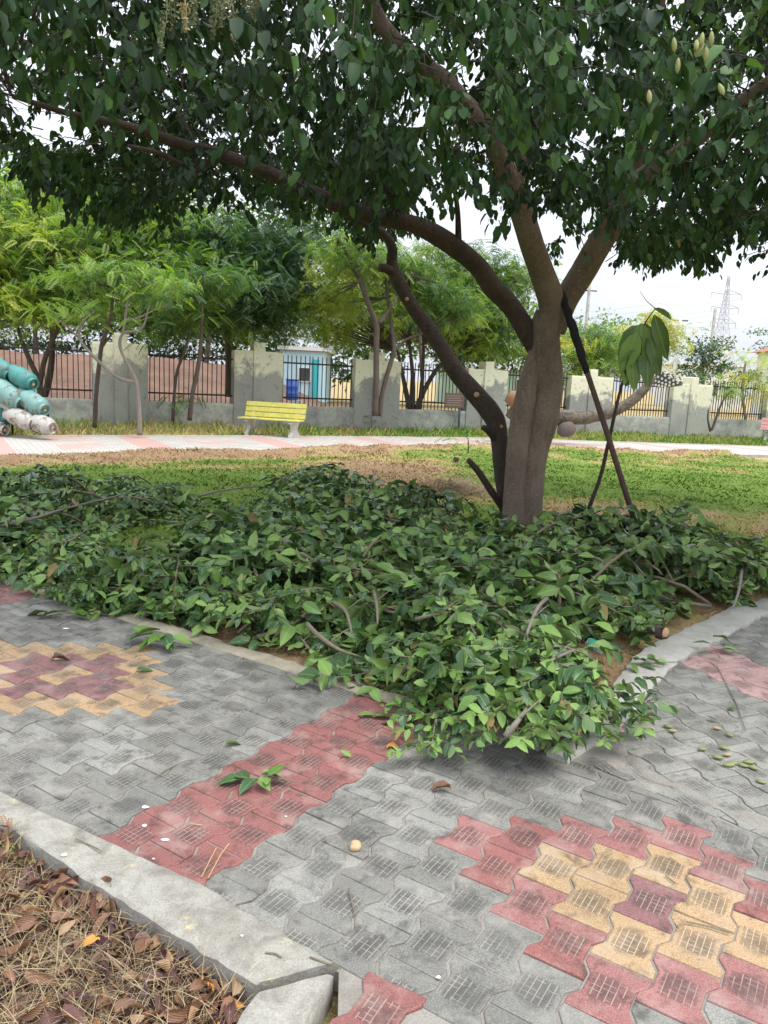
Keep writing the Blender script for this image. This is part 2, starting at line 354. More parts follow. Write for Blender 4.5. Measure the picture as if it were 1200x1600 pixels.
def dryness(x, y):
    """0 lush .. 1 dry straw / bare soil"""
    x = np.asarray(x, float); y = np.asarray(y, float)
    near = np.interp(x, [p.x for p in PATH_NEAR], [p.y for p in PATH_NEAR]); far = np.interp(x, [p.x for p in PATH_FAR], [p.y for p in PATH_FAR])
    d = .26+.75*(vnoise(x, y, .8, 7)-.5)+.6*(vnoise(x, y, 2.6, 8)-.5)
    g = lambda cx, cy, rx, ry: np.exp(-(((x-cx)/rx)**2+((y-cy)/ry)**2))
    d += 1.15*np.clip(1-(near-y)/np.where(x < 0, 2.0, 1.0), 0, 1)**.5*np.where(x < 1.5, 1, .55)
    for cx, cy, rx, ry, k in ((.4, 11.8, 1.4, 2.2, .75), (.9, 9.8, .8, .9, .35), (-1.2, 13.5, 1.6, 1.3, .6), (4.8, 9.0, 2.4, .7, .55), (2.9, 9.9, .8, .8, .5), (6.6, 10.0, 2.5, .7, .4)):
        d += k*g(cx, cy, rx, ry)
    d -= .8*g(-1.5, 9.2, 2.0, 1.2)+.6*g(-3.6, 10.2, 2.0, 1.3)+.8*g(5.2, 13.2, 3, 1.8)
    d -= .9*g(-2.1, 7.4, 1.0, .9)
    d = np.where((y < 7.0) & (x > -1), .80+.5*(vnoise(x, y, 2.5, 9)-.5), d)
    d = np.where((f_bed(x, y) > 0) & (y < 5.2), .85+.3*(vnoise(x, y, 2.5, 9)-.5), d)
    d = np.where(y > far, .33+.6*(vnoise(x, y, 1.2, 3)-.5)+.2*(x < 0), d)
    d = np.where((y > far+7), .75, d)
    return np.clip(d, 0, 1)
gx = np.concatenate([[-1500, -600, -200, -80, -40, -25, -16], np.arange(-11, 13, .11), [16, 25, 40, 80, 200, 600, 1500]])
gy = np.concatenate([[-60, -10, -2], np.arange(.6, 13, .09), np.arange(13, 32, .22), [34, 38, 45, 60, 90, 150, 300, 800, 2500]])
GX, GY = np.meshgrid(gx, gy); H = ground_h(GX, GY); H = np.where((np.abs(GX) > 20) | (GY < 0) | (GY > 60), -.02, H)
nx, ny = len(gx), len(gy); I = np.arange(nx*ny).reshape(ny, nx)
Fq = np.stack([I[:-1, :-1], I[:-1, 1:], I[1:, 1:], I[1:, :-1]], -1).reshape(-1, 4)
t = NT('lawn_soil'); P = t.pos(); at_ = t.n('ShaderNodeAttribute', attribute_name='dry')
n1 = t.noise(6, 5, .65, P); n2 = t.noise(45, 4, .7, P); n3 = t.noise(1.3, 4, .6, P)
d = t.math('ADD', at_.outputs['Fac'], t.math('MULTIPLY', t.math('SUBTRACT', n1, .5), .9))
c = t.ramp(d, [(.18, (.15, .23, .04)), (.40, (.22, .27, .065)), (.58, (.36, .30, .11)), (.80, (.42, .31, .155)), (1.0, (.34, .215, .125))])
c = t.mix(.75, c, t.ramp(n2, [(.3, (.62,)*3), (.7, (1.3,)*3)]), 'MULTIPLY'); t.base(c); t.rough(.95); t.b.inputs['Specular IOR Level'].default_value = .15
t.bump(t.math('ADD', n2, n1), .03, .8)
ground_me = mesh_np('ground', np.stack([GX, GY, H], -1).reshape(-1, 3), Fq, t.m, smooth=True)
a = ground_me.attributes.new('dry', 'FLOAT', 'POINT'); a.data.foreach_set('value', dryness(GX, GY).astype(np.float32).ravel())
ground = tag(link('ground', ground_me), kind='structure')

# ------------------------------------------------------------------ pavements: dumb-bell pavers, one object each
PA, PB = .1525, .2145
def tile_outline():
    e, w = PA/2+.0125, PA/2-.0125; g = .0023
    r = [(e, -PB/2+g), (e, -.074), (w, -.036), (w, .036), (e, .074), (e, PB/2-g)]
    r = [(x-g, y) for x, y in r]
    return r+[(-x, -y) for x, y in r]
def clip(poly, f):
    o = []
    for i in range(len(poly)):
        p, q = poly[i], poly[(i+1) % len(poly)]; a, b = f(*p), f(*q)
        if a >= 0: o.append(p)
        if (a >= 0) != (b >= 0): k = a/(a-b); o.append((p[0]+(q[0]-p[0])*k, p[1]+(q[1]-p[1])*k))
    return o
def tile_mesh(poly, mat, name='paver'):
    n = len(poly); A = abs(sum(poly[i][0]*poly[(i+1) % n][1]-poly[(i+1) % n][0]*poly[i][1] for i in range(n))/2)
    cx = sum(p[0] for p in poly)/n; cy = sum(p[1] for p in poly)/n
    def ins(d):
        out = []
        for i in range(n):
            a, b, c = Vector(poly[i-1]), Vector(poly[i]), Vector(poly[(i+1) % n])
            e1 = (b-a); e2 = (c-b)
            if e1.length < 1e-6 or e2.length < 1e-6: out.append(tuple(b)); continue
            n1 = Vector((-e1.y, e1.x)).normalized(); n2 = Vector((-e2.y, e2.x)).normalized(); m = n1+n2
            m = m/max(m.length_squared/2, .5) if m.length > 1e-6 else n1
            out.append((b.x+m.x*d, b.y+m.y*d))
        return out
    r1, r2 = ins(.0012), ins(.0048)
    V = [(x, y, -.05) for x, y in poly]+[(x, y, -.0045) for x, y in poly]+[(x, y, -.0014) for x, y in r1]+[(x, y, 0) for x, y in r2]
    F = [(k*n+i, k*n+(i+1) % n, (k+1)*n+(i+1) % n, (k+1)*n+i) for k in range(3) for i in range(n)]+[tuple(3*n+i for i in range(n))]
    return mesh_np(name, V, F, mat, uv=[(v[0], v[1]) for v in V])
O1 = np.array((0.3523, 2.4463)); A1 = np.array((.1902, .01427)); B1 = np.array((-.11559, -.18141))
th1 = math.atan2(-B1[1], -B1[0])-math.pi/2     # local +v points away from the camera along -B
ring = {(-2, -1), (-1, -1), (0, -1), (-1, 0), (0, 1), (1, 0), (1, 1), (2, 1)}
outer = {(-4, -2), (-3, -2), (-3, -1), (-2, -2), (-2, 0), (-1, -2), (-1, 1), (0, -2), (0, 2), (1, -1), (1, 2), (2, 0), (2, 2), (3, 1), (3, 2), (4, 2), (-5, -2)} - {(-5, -2)}
rp_ = random.Random(5)
def col1(k, j):
    r = (k-4, j-2)
    if r == (0, 0): return 'paver_purple'
    if r in ring: return 'paver_yellow'
    if r in outer: return rp_.choice(['paver_red', 'paver_pink', 'paver_pink'])
    r = (k+15, j+8)
    if r == (0, 0) or r in outer: return 'paver_yellow'
    if r in ring: return 'paver_purple'
    if -6 <= k <= -4: return 'paver_red'
    if k in (-24, -25, -26): return 'paver_pink'
    return 'paver_grey' if rp_.random() < .8 else 'paver_pale'
MESHC = {}
def tile_shared(mk):
    if mk not in MESHC: MESHC[mk] = tile_mesh(tile_outline(), MT[mk])
    return MESHC[mk]
def lay(parent, cells, clips, theta, limit=300):
    """cells: (x, y, material); clips: list of half planes in world"""
    items = []
    ct, st = math.cos(theta), math.sin(theta); OUT = tile_outline()
    for (x, y, mk) in cells:
        loc = [(ct*u-st*v+x, st*u+ct*v+y) for u, v in OUT]
        cut = False; keep = True
        for f in clips:
            vals = [f(*p) for p in loc]
            if min(vals) < 0: loc = clip(loc, f); cut = True
            if len(loc) < 3: keep = False; break
        if not keep: continue
        if cut:
            A = abs(sum(loc[i][0]*loc[(i+1) % len(loc)][1]-loc[(i+1) % len(loc)][0]*loc[i][1] for i in range(len(loc)))/2)
            if A < .003: continue
            poly = [(ct*(p[0]-x)+st*(p[1]-y), -st*(p[0]-x)+ct*(p[1]-y)) for p in loc]
            q = [poly[0]]
            for p in poly[1:]:
                if math.hypot(p[0]-q[-1][0], p[1]-q[-1][1]) > .004: q.append(p)
            if len(q) < 3: continue
            poly = q
        else: poly = None
        u, v = proj((x, y, 0)); inside = -60 < u < 1260 and v < 1680
        items.append((math.hypot(x, y)+(0 if inside else 50), x, y, mk, poly))
    items.sort(key=lambda a: a[0]); rest = {}
    for i, (d, x, y, mk, poly) in enumerate(items):
        M = Matrix.Translation((x, y, rp_.gauss(0, .0013))) @ Matrix.Rotation(theta+rp_.gauss(0, .006), 4, 'Z') @ Matrix.Rotation(rp_.gauss(0, .009), 4, 'X') @ Matrix.Rotation(rp_.gauss(0, .009), 4, 'Y')
        me = tile_shared(mk) if poly is None else tile_mesh(poly, MT[mk])
        if i < limit-2: link('paver', me, parent, mat=M)
        else: rest.setdefault('x', []).append((me, M, mk))
    if rest:
        V = []; F = []; mi = []; uvs = []; names = sorted({r[2] for r in rest['x']})
        for me, M, mk in rest['x']:
            n = len(V); loc = [v.co for v in me.vertices]; V += [tuple(M @ v) for v in loc]; uvs += [(v.x, v.y) for v in loc]
            for p in me.polygons: F.append(tuple(n+i for i in p.vertices)); mi.append(names.index(mk))
        o = link('paver', mesh_np('paver', V, F, [MT[n] for n in names], mi=mi, uv=uvs), parent); o['kind'] = 'stuff'
    return len(items)
def flat_poly(name, pts, z, mat, depth=.06):
    n = len(pts); V = [(x, y, z) for x, y in pts]+[(x, y, z-depth) for x, y in pts]
    F = [tuple(range(n)), tuple(range(n, 2*n))[::-1]]+[(i, i+n, (i+1) % n+n, (i+1) % n) for i in range(n)]
    return mesh_np(name, V, F, mat)
pav = tag(link('pavement', flat_poly('pavement', [(-4.2, 4.42), (-4.2, 6.26), (.74, 3.06), (.98, 3.00), (1.43, 2.52), (3.2, .9), (1.2, .4), (-.02, 1.0), (-.06, 1.80)], -.0055, MT['cement'])), kind='structure')
cells = []
for k in range(-32, 14):
    for j in range(-30, 14):
        x, y = O1+k*A1+j*B1
        if -4.1 < x < 2.4 and y > .9 and f_kerb(x, y) > -.1 and f_bed(x, y) < .1 and f_seam(x, y) < .1: cells.append((x, y, col1(k, j)))
n_a = lay(pav, cells, [f_kerb, lambda x, y: -f_bed(x, y), lambda x, y: -f_seam(x, y)-.004], th1)
# odd red pavers beside the kerb corner
for (px, py, mk, dz) in ((590, 1583, 'paver_red', .004), (480, 1680, 'paver_red', .004)):
    g = gnd(px, py); link('paver', tile_shared(mk), pav, mat=Matrix.Translation((g.x, g.y, dz)) @ Matrix.Rotation(th1+.08, 4, 'Z'))
side = tag(link('side_pavement', flat_poly('side_pavement', [(.74, 3.06), (.98, 3.36), (1.28, 3.92), (1.58, 4.43), (2.08, 4.95), (2.6, 5.50), (3.04, 5.82), (3.7, 6.2), (4.6, 6.6), (5.6, 6.0), (5, 1.2), (3.2, .92), (1.44, 2.53), (.98, 3.0)], -.007, MT['cement'])), kind='structure')
aa = np.array((math.cos(R_(23.4)), math.sin(R_(23.4)))); bb = np.array((aa[1], -aa[0])); g = gnd(1095, 1049); O2 = np.array((g.x, g.y))+aa*PA/2
cells = []; gc = gnd(925, 1165)
f_rb = lambda x, y: in_poly([x], [y], BED)[0]
for k in range(-16, 22):
    for j in range(-26, 26):
        p = O2+k*(aa*PA-.5*bb*PB)+j*bb*PB; x, y = p
        if f_seam(x, y) < -.1 or f_rb(x+.0, y) or f_rb(x-.13, y+.11) or x > 4.9 or y < 1 or y > 6.3: continue
        if math.hypot((x-gc.x), (y-gc.y)*1.3) < .20: continue
        mk = 'paver_rose' if 0 <= k <= 2 else ('paver_pale' if rp_.random() < .8 else 'paver_grey')
        cells.append((x, y, mk))
n_b = lay(side, cells, [lambda x, y: f_seam(x, y)-.004], R_(23.4))
print('pavers', n_a, n_b)
# cement smeared over the bed corner and along the seam
def blob_sheet(name, pts, z, mat, parent, seed=1, n=26, rough=.02, h=.006):
    rs = random.Random(seed); V = []; c = Vector((sum(p[0] for p in pts)/len(pts), sum(p[1] for p in pts)/len(pts)))
    P2 = []
    for i in range(len(pts)):
        a, b = Vector(pts[i][:2]), Vector(pts[(i+1) % len(pts)][:2]); m = max(2, int((b-a).length/.03))
        for k in range(m):
            q = a.lerp(b, k/m); P2.append(q+Vector((rs.gauss(0, rough*.4), rs.gauss(0, rough*.4))))
    N = len(P2); rings = [(1.0, -.004), (.93, .5), (.75, .9), (.45, 1.0), (.15, 1.0)]
    for s, hh in rings:
        for q in P2:
            r = c.lerp(q, s); V.append((r.x, r.y, z+h*hh*(.6+.8*float(vnoise(r.x, r.y, 14)))))
    F = [(k*N+i, k*N+(i+1) % N, (k+1)*N+(i+1) % N, (k+1)*N+i) for k in range(len(rings)-1) for i in range(N)]+[tuple((len(rings)-1)*N+i for i in range(N))]
    return link(name, mesh_np(name, V, F, mat, smooth=True), parent)
blob_sheet('cement_patch', [gnd(862, 1150), gnd(865, 1183), gnd(905, 1192), gnd(950, 1203), gnd(985, 1190), gnd(975, 1160), gnd(965, 1130), gnd(985, 1100), gnd(975, 1065), gnd(935, 1100)], -.004, MT['cement'], side, 3, h=.010)
blob_sheet('cement_patch', [gnd(985, 1192), gnd(1000, 1212), gnd(1060, 1238), gnd(1120, 1262), gnd(1130, 1256), gnd(1080, 1232), gnd(1040, 1215)], -.004, MT['cement'], side, 4, h=.009)
blob_sheet('cement_patch', [gnd(1130, 1262), gnd(1165, 1290), gnd(1200, 1300), gnd(1240, 1320), gnd(1235, 1300), gnd(1180, 1270)], -.004, MT['cement'], side, 5, h=.009)

# ------------------------------------------------------------------ kerbs
def strip_solid(name, inn, out, ztop, zbot, mat, parent=None, jit=.006, step=.05, seed=0):
    rs = random.Random(seed)
    def res(pl, n):
        L = [0]
        for i in range(1, len(pl)): L.append(L[-1]+math.hypot(pl[i][0]-pl[i-1][0], pl[i][1]-pl[i-1][1]))
        s = np.linspace(0, L[-1], n); return np.interp(s, L, [p[0] for p in pl]), np.interp(s, L, [p[1] for p in pl]), L[-1]
    n = max(3, int(res(out, 2)[2]/step)); ax, ay, _ = res(inn, n); bx, by, _ = res(out, n)
    rows = []
    for i in range(n):
        row = []; j1, j2 = rs.gauss(0, jit), rs.gauss(0, jit)
        for s, z in ((0, zbot), (0, ztop-.03), (0.005, ztop-.006), (.05, ztop), (.35, ztop+.003), (.65, ztop+.003), (.93, ztop), (1, ztop-.010), (1, zbot)):
            w = s+(j1 if s < .5 else j2)/.18
            zz = z+(rs.gauss(0, .0022) if z > zbot else 0)+(.008*(float(vnoise(ax[i], ay[i], 5))-.5) if z > zbot else 0)
            row.append((ax[i]*(1-w)+bx[i]*w, ay[i]*(1-w)+by[i]*w, zz))
        rows.append(row)
    m = 9; V = [p for r in rows for p in r]
    F = [(i*m+k, (i+1)*m+k, (i+1)*m+k+1, i*m+k+1) for i in range(n-1) for k in range(m-1)]+[tuple(range(m)), tuple(range((n-1)*m, n*m))[::-1]]
    me = mesh_np(name, V, F, mat, smooth=True); me.set_sharp_from_angle(angle=R_(38)); return link(name, me, parent)
tag(strip_solid('kerb', KIN, KOUT, .012, -.16, MT['kerb'], seed=1, jit=.002), kind='structure')
tag(strip_solid('kerb', [(-.275, 1.685), (-.295, 1.58), (-.31, 1.2)], [(-.07, 1.775), (-.12, 1.62), (-.10, 1.2)], .014, -.16, MT['kerb'], seed=2, jit=.004), kind='structure')
off = lambda pl, d: [(p[0]+d[0], p[1]+d[1]) for p in pl]
bedline = [(-8, 8.64), (-2.7, 5.28), (-1.2, 4.33), (.17, 3.46), (.72, 3.11)]
tag(strip_solid('kerb', bedline, off(bedline, (.066, .102)), .004, -.12, MT['kerb_tan'], seed=3, jit=.005), kind='structure')
rout = []
for i, p in enumerate(RB):
    a = Vector(RB[max(i-1, 0)]); b = Vector(RB[min(i+1, len(RB)-1)]); t_ = (b-a).normalized(); w = .10+.13*min(1, i/3)
    rout.append((p[0]+t_.y*w, p[1]-t_.x*w))
tag(strip_solid('kerb', RB, rout, .022, -.12, MT['kerb_white'], seed=4, jit=.006), kind='structure')

# ------------------------------------------------------------------ the far path
t = NT('far_pavers'); P = t.pos(); s = t.n('ShaderNodeSeparateXYZ'); t.l(P, s.inputs[0])
al = t.math('ADD', t.math('MULTIPLY', s.outputs[0], .86), t.math('MULTIPLY', s.outputs[1], .51))
br = t.n('ShaderNodeTexBrick'); br.inputs['Scale'].default_value = 1; br.inputs['Brick Width'].default_value = .22; br.inputs['Row Height'].default_value = .16; br.inputs['Mortar Size'].default_value = .008
br.inputs['Color1'].default_value = (.50, .465, .415, 1); br.inputs['Color2'].default_value = (.42, .395, .36, 1); br.inputs['Mortar'].default_value = (.25, .22, .18, 1)
mp_ = t.n('ShaderNodeMapping'); mp_.inputs['Rotation'].default_value = (0, 0, R_(-30)); t.l(P, mp_.inputs[0]); t.l(mp_.outputs[0], br.inputs['Vector'])
band = t.math('MODULO', t.math('ADD', al, 40), 2.9); pk = t.math('LESS_THAN', band, .62)
w2 = t.math('MODULO', t.math('ADD', al, 41.5), 2.9); n4 = t.noise(.9, 3, .6, P); dia = t.math('MULTIPLY', t.math('LESS_THAN', w2, .9), t.math('GREATER_THAN', n4, .52))
c = t.mix(t.math('MULTIPLY', pk, .85), br.outputs[0], (.50, .28, .245)); c = t.mix(t.math('MULTIPLY', dia, .7), c, (.52, .30, .25))
c = t.mix(t.ramp(t.noise(2.2, 5, .6, P), [(.55, (0,)*3), (.75, (.5,)*3)]), c, (.36, .30, .22)); t.base(c); t.rough(.8)
n = 60
def respl(pl, n):
    xs = np.linspace(0, len(pl)-1, n); return [(np.interp(v, range(len(pl)), [p.x for p in pl]), np.interp(v, range(len(pl)), [p.y for p in pl])) for v in xs]
pn, pf = respl(PATH_NEAR, n), respl(PATH_FAR, n)
V = [(p[0], p[1], .012) for p in pn]+[(p[0], p[1], .012) for p in pf]+[(p[0], p[1], -.12) for p in pn]+[(p[0], p[1], -.12) for p in pf]
F = [(i, i+1, n+i+1, n+i) for i in range(n-1)]+[(i, 2*n+i, 2*n+i+1, i+1) for i in range(n-1)]+[(n+i, n+i+1, 3*n+i+1, 3*n+i) for i in range(n-1)]
tag(link('path', mesh_np('path', V, F, t.m)), kind='structure')
def offpl(pl, d): return [(p[0], p[1]+d) for p in pl]
tag(strip_solid('path_kerb', offpl(pn, -.14), offpl(pn, 0), .03, -.12, MT['kerb_white'], step=.3, seed=6), kind='structure')
tag(strip_solid('path_kerb', offpl(pf, 0), offpl(pf, .14), .03, -.12, MT['kerb_white'], step=.3, seed=7), kind='structure')
# red earth bank beyond the fence
bx = np.linspace(-34, -2, 50); by = np.linspace(25, 48, 30); BX, BY = np.meshgrid(bx, by)
bh = 2.0*np.clip((BY-27.5)/7, 0, 1)**1.2*np.clip((-3.5-BX)/5, 0, 1)+.25*vnoise(BX, BY, .6)-.2
I = np.arange(50*30).reshape(30, 50); Fq = np.stack([I[:-1, :-1], I[:-1, 1:], I[1:, 1:], I[1:, :-1]], -1).reshape(-1, 4)
tag(link('earth_bank', mesh_np('earth_bank', np.stack([BX, BY, bh], -1).reshape(-1, 3), Fq, mat_simple('red_earth', (.155, .088, .058), .95, .55, .9, bump=.05, world=True), smooth=True)), kind='structure')

# ------------------------------------------------------------------ leaves
def leaf_geo(L=.11, Wd=.055, fold=.25, curl=.25, st=(0, .12, .38, .66, .88, 1), prof=(.05, .62, 1.0, .80, .36, .02), wave=0, seed=0):
    rs = random.Random(seed); V = []; UV = []; F = []; n = len(st)
    for i, t in enumerate(st):
        w = Wd/2*prof[i]; x = L*(t-.10*curl*t*t); z = -curl*L*t*t*.55; wz = [wave*L*(rs.random()-.5) for _ in range(2)]
        V += [(x, -w, z+w*fold+wz[0]), (x, 0, z), (x, w, z+w*fold+wz[1])]; UV += [(t, -prof[i]), (t, 0), (t, prof[i])]
    for i in range(n-1):
        a = i*3; F += [(a, a+3, a+4, a+1), (a+1, a+4, a+5, a+2)]
    return np.array(V), np.array(F), np.array(UV)
def rot_from(dirs, norms):
    """arrays (m,3): local +X -> dir, local +Z -> norm"""
    X = dirs/np.linalg.norm(dirs, axis=1, keepdims=True); Z = norms-(norms*X).sum(1, keepdims=True)*X
    Z /= np.maximum(np.linalg.norm(Z, axis=1, keepdims=True), 1e-6); Y = np.cross(Z, X); return np.stack([X, Y, Z], -1)
def scatter(name, geos, P, D, N, S, G, mats, MI, parent=None, smooth=True, kind='stuff'):
    """one mesh of many leaves: geos list of (V,F,UV); P,D,N positions/directions/normals; S scale; G geo index; MI material index"""
    R = rot_from(D, N); Vs = []; Fs = []; Us = []; Ms = []; off_ = 0
    for g in range(len(geos)):
        q = np.where(G == g)[0]
        if not len(q): continue
        v, f, u = geos[g]; W_ = np.einsum('mij,nj->mni', R[q], v)*S[q, None, None]+P[q, None, :]
        Vs.append(W_.reshape(-1, 3)); Fs.append((f[None]+(np.arange(len(q))*len(v))[:, None, None]+off_).reshape(-1, f.shape[1])); off_ += len(q)*len(v)
        Us.append(np.tile(u, (len(q), 1))); Ms.append(np.repeat(MI[q], len(f)))
    o = link(name, mesh_np(name, np.concatenate(Vs), np.concatenate(Fs), mats, mi=np.concatenate(Ms), smooth=smooth, uv=np.concatenate(Us)), parent)
    if kind: o['kind'] = kind
    return o

# ------------------------------------------------------------------ the big shade tree
TB = gnd(818, 838, 0); TB.z = -.08
def ipath(l): return [at(x, y, Y) for x, y, Y in l]
tree = empty('shade_tree', (TB.x, TB.y, 0), 0, 'large shade tree with a forked grey-brown trunk standing in the heap of cut branches', 'tree')
TM = Matrix.Translation((-TB.x, -TB.y, 0))
def limb(name, pts, widths_px, mat='bark', n=16, sub=6, seed=0, parent=tree, extra=1.0, lump=.05):
    W3 = ipath(pts); rad = [w/2*((Vector(p)-Vector((0, 0, CAM_H))).dot(_F))/FPX*extra*.88 for p, w in zip(W3, widths_px)]
    P_, R2 = smooth_path(W3, rad, sub); mb = MB(); mb.tube(P_, R2, n, wob=0)
    V = np.array(mb.v)
    ctr = np.repeat(np.array([tuple(p) for p in P_]), n, 0); d = V-ctr; L = np.linalg.norm(d, axis=1, keepdims=True)
    ang = np.arctan2(d[:, 1], d[:, 0]); k = vnoise(V[:, 2]*2.2+seed, np.sin(ang)*1.2+np.cos(ang)*.7, 1.6, seed)+.5*vnoise(V[:, 2]*7+seed, ang*1.3, 1.3, seed+1)-.75
    V = ctr+d*(1+lump*2.2*k[:, None])
    V -= np.array([TB.x, TB.y, 0]) if parent is tree else 0
    return link(name, mesh_np(name, V, mb.f, MT[mat], smooth=True), parent), W3, rad
LIMBS = []
def L_(name, pts, w, **k):
    o, P_, r = limb(name, pts, w, **k); LIMBS.append((P_, r)); return o
L_('trunk', [(812, 868, 7.72), (818, 835, 7.75), (822, 790, 7.75), (826, 740, 7.76), (832, 695, 7.78), (846, 645, 7.8), (853, 600, 7.8), (853, 560, 7.8), (851, 520, 7.78), (858, 488, 7.75)], [78, 66, 58, 57, 60, 64, 58, 50, 52, 50], n=28, sub=8, seed=1, lump=.07)
L_('trunk_lobe', [(803, 845, 7.66), (803, 800, 7.64), (806, 745, 7.64), (809, 700, 7.65), (815, 655, 7.68), (824, 610, 7.72), (832, 570, 7.78), (838, 535, 7.82)], [44, 40, 38, 38, 42, 38, 30, 14], n=20, seed=2, lump=.06)
L_('limb', [(842, 545, 7.85), (822, 515, 7.8), (797, 478, 7.72), (770, 450, 7.6), (745, 415, 7.45), (707, 384, 7.25), (672, 362, 7.1), (640, 349, 7.0), (600, 340, 6.85), (555, 330, 6.7), (500, 307, 6.55), (430, 275, 6.35), (350, 243, 6.1), (290, 228, 5.9), (230, 207, 5.7), (170, 190, 5.5), (110, 178, 5.3), (20, 150, 5.0)], [40, 36, 34, 36, 34, 36, 33, 30, 30, 28, 27, 24, 22, 20, 18, 14, 11, 8], mat='bark_dark', seed=3)
L_('limb', [(855, 530, 7.8), (862, 480, 7.7), (850, 435, 7.5), (832, 385, 7.2), (815, 330, 6.95), (800, 285, 6.75), (778, 245, 6.55), (762, 200, 6.35), (722, 160, 6.15), (690, 125, 6.0), (650, 95, 5.85), (610, 55, 5.7), (585, 15, 5.6), (560, -60, 5.4)], [44, 46, 44, 42, 42, 40, 34, 30, 36, 36, 32, 28, 26, 20], seed=4)
L_('limb', [(803, 290, 6.75), (822, 250, 6.7), (833, 215, 6.7), (845, 160, 6.65), (868, 100, 6.6), (880, 40, 6.5), (890, -60, 6.4)], [24, 24, 24, 24, 24, 22, 18], seed=5)
L_('limb', [(868, 520, 7.85), (884, 470, 7.8), (905, 435, 7.7), (930, 392, 7.5), (960, 340, 7.25), (985, 300, 7.0), (1010, 272, 6.8), (1045, 248, 6.6), (1080, 225, 6.4), (1140, 175, 6.1), (1200, 130, 5.8), (1290, 80, 5.5)], [34, 44, 46, 46, 44, 40, 32, 28, 26, 26, 24, 18], seed=6)
L_('limb', [(975, 318, 7.1), (990, 270, 7.1), (1000, 225, 7.0), (1012, 160, 6.9), (1010, 90, 6.8), (1030, 10, 6.7), (1040, -60, 6.6)], [26, 26, 24, 22, 22, 20, 16], seed=7)
# the darker second stem on the left
L_('stem', [(800, 850, 7.9), (797, 815, 7.92), (790, 775, 7.95), (785, 735, 8.0), (781, 690, 8.05), (775, 660, 8.1), (762, 638, 8.12), (742, 615, 8.15), (712, 580, 8.2), (692, 548, 8.2), (672, 517, 8.2), (652, 490, 8.2), (636, 465, 8.2), (620, 436, 8.2), (612, 410, 8.2), (612, 385, 8.15), (595, 362, 8.1), (560, 345, 8.0), (520, 325, 7.9), (470, 300, 7.8)], [36, 32, 30, 30, 31, 34, 35, 33, 31, 28, 26, 25, 25, 26, 20, 17, 15, 13, 12, 9], mat='bark_dark', seed=8)
L_('limb_stub', [(622, 432, 8.2), (606, 421, 8.15), (594, 418, 8.1)], [20, 16, 15], mat='bark_dark', seed=9, n=10, lump=.03)
L_('limb_stub', [(778, 690, 8.05), (762, 672, 7.95), (755, 668, 7.9)], [16, 12, 10], mat='bark_dark', seed=10, n=10)
L_('limb_stub', [(790, 800, 7.9), (768, 768, 7.8), (748, 738, 7.7), (732, 719, 7.6)], [12, 13, 12, 10], mat='bark_dark', seed=11, n=10)
L_('limb', [(628, 345, 6.95), (620, 320, 6.9), (608, 300, 6.8), (590, 270, 6.7), (560, 230, 6.5)], [22, 20, 16, 13, 9], mat='bark_dark', seed=12, n=10)
L_('limb', [(715, 388, 7.25), (716, 360, 7.2), (714, 320, 7.1), (705, 270, 7.0)], [14, 11, 9, 6], mat='bark_dark', seed=13, n=8)
L_('limb', [(350, 243, 6.1), (300, 262, 5.9), (250, 240, 5.7), (200, 228, 5.5)], [16, 12, 10, 6], mat='bark_dark', seed=14, n=8)
# scars and knots on the bark
for i, (x, y, r) in enumerate([(636, 467, 4), (745, 617, 6), (783, 667, 5), (785, 687, 4), (886, 496, 5)]):
    c = at(x, y, 7.62 if x > 800 else 8.0); mb = MB(); mb.lathe([(.001, .012), (r/230*.55, .010), (r/230, .004), (r/230*1.1, -.02)], 12, Matrix.Translation(c-Vector((TB.x, TB.y, 0))) @ Matrix.Rotation(R_(90), 4, 'X'))
    mb.build('pruning_scar', MT['cut_wood'], tree, True)

# crown: sprays of leaves at the ends of twigs
OUTL = [(-300, 200), (0, 245), (30, 285), (55, 315), (90, 300), (120, 330), (150, 322), (180, 368), (215, 380), (235, 335), (262, 365), (285, 332), (330, 318), (350, 345), (385, 318), (430, 325), (470, 345), (500, 322), (540, 352), (570, 400), (605, 385), (640, 345), (670, 300), (700, 318), (760, 330), (800, 330), (830, 350), (868, 410), (885, 375), (905, 330), (950, 350), (962, 448), (1005, 462), (1035, 425), (1060, 400), (1095, 430), (1125, 380), (1155, 372), (1180, 430), (1205, 455), (1500, 470)]
GAPS = [(75, 190, 70, 34), (45, 150, 30, 30), (390, 72, 36, 26), (985, -30, 10, 10), (725, 82, 42, 52), (650, 165, 34, 30), (905, 210, 34, 44), (915, 225, 22, 40), (845, 340, 34, 46), (930, 415, 60, 55), (960, 200, 16, 26), (480, 190, 26, 22), (1065, 105, 12, 12), (780, 350, 26, 24), (745, 300, 22, 14), (1030, 300, 30, 24), (980, 510, 90, 40), (1180, 170, 24, 18), (1190, 380, 22, 30), (690, 215, 26, 16), (560, 120, 18, 14), (440, 225, 18, 12), (860, 60, 14, 18), (40, 95, 22, 20)]
ox, oy = [p[0] for p in OUTL], [p[1] for p in OUTL]
rg = np.random.default_rng(21)
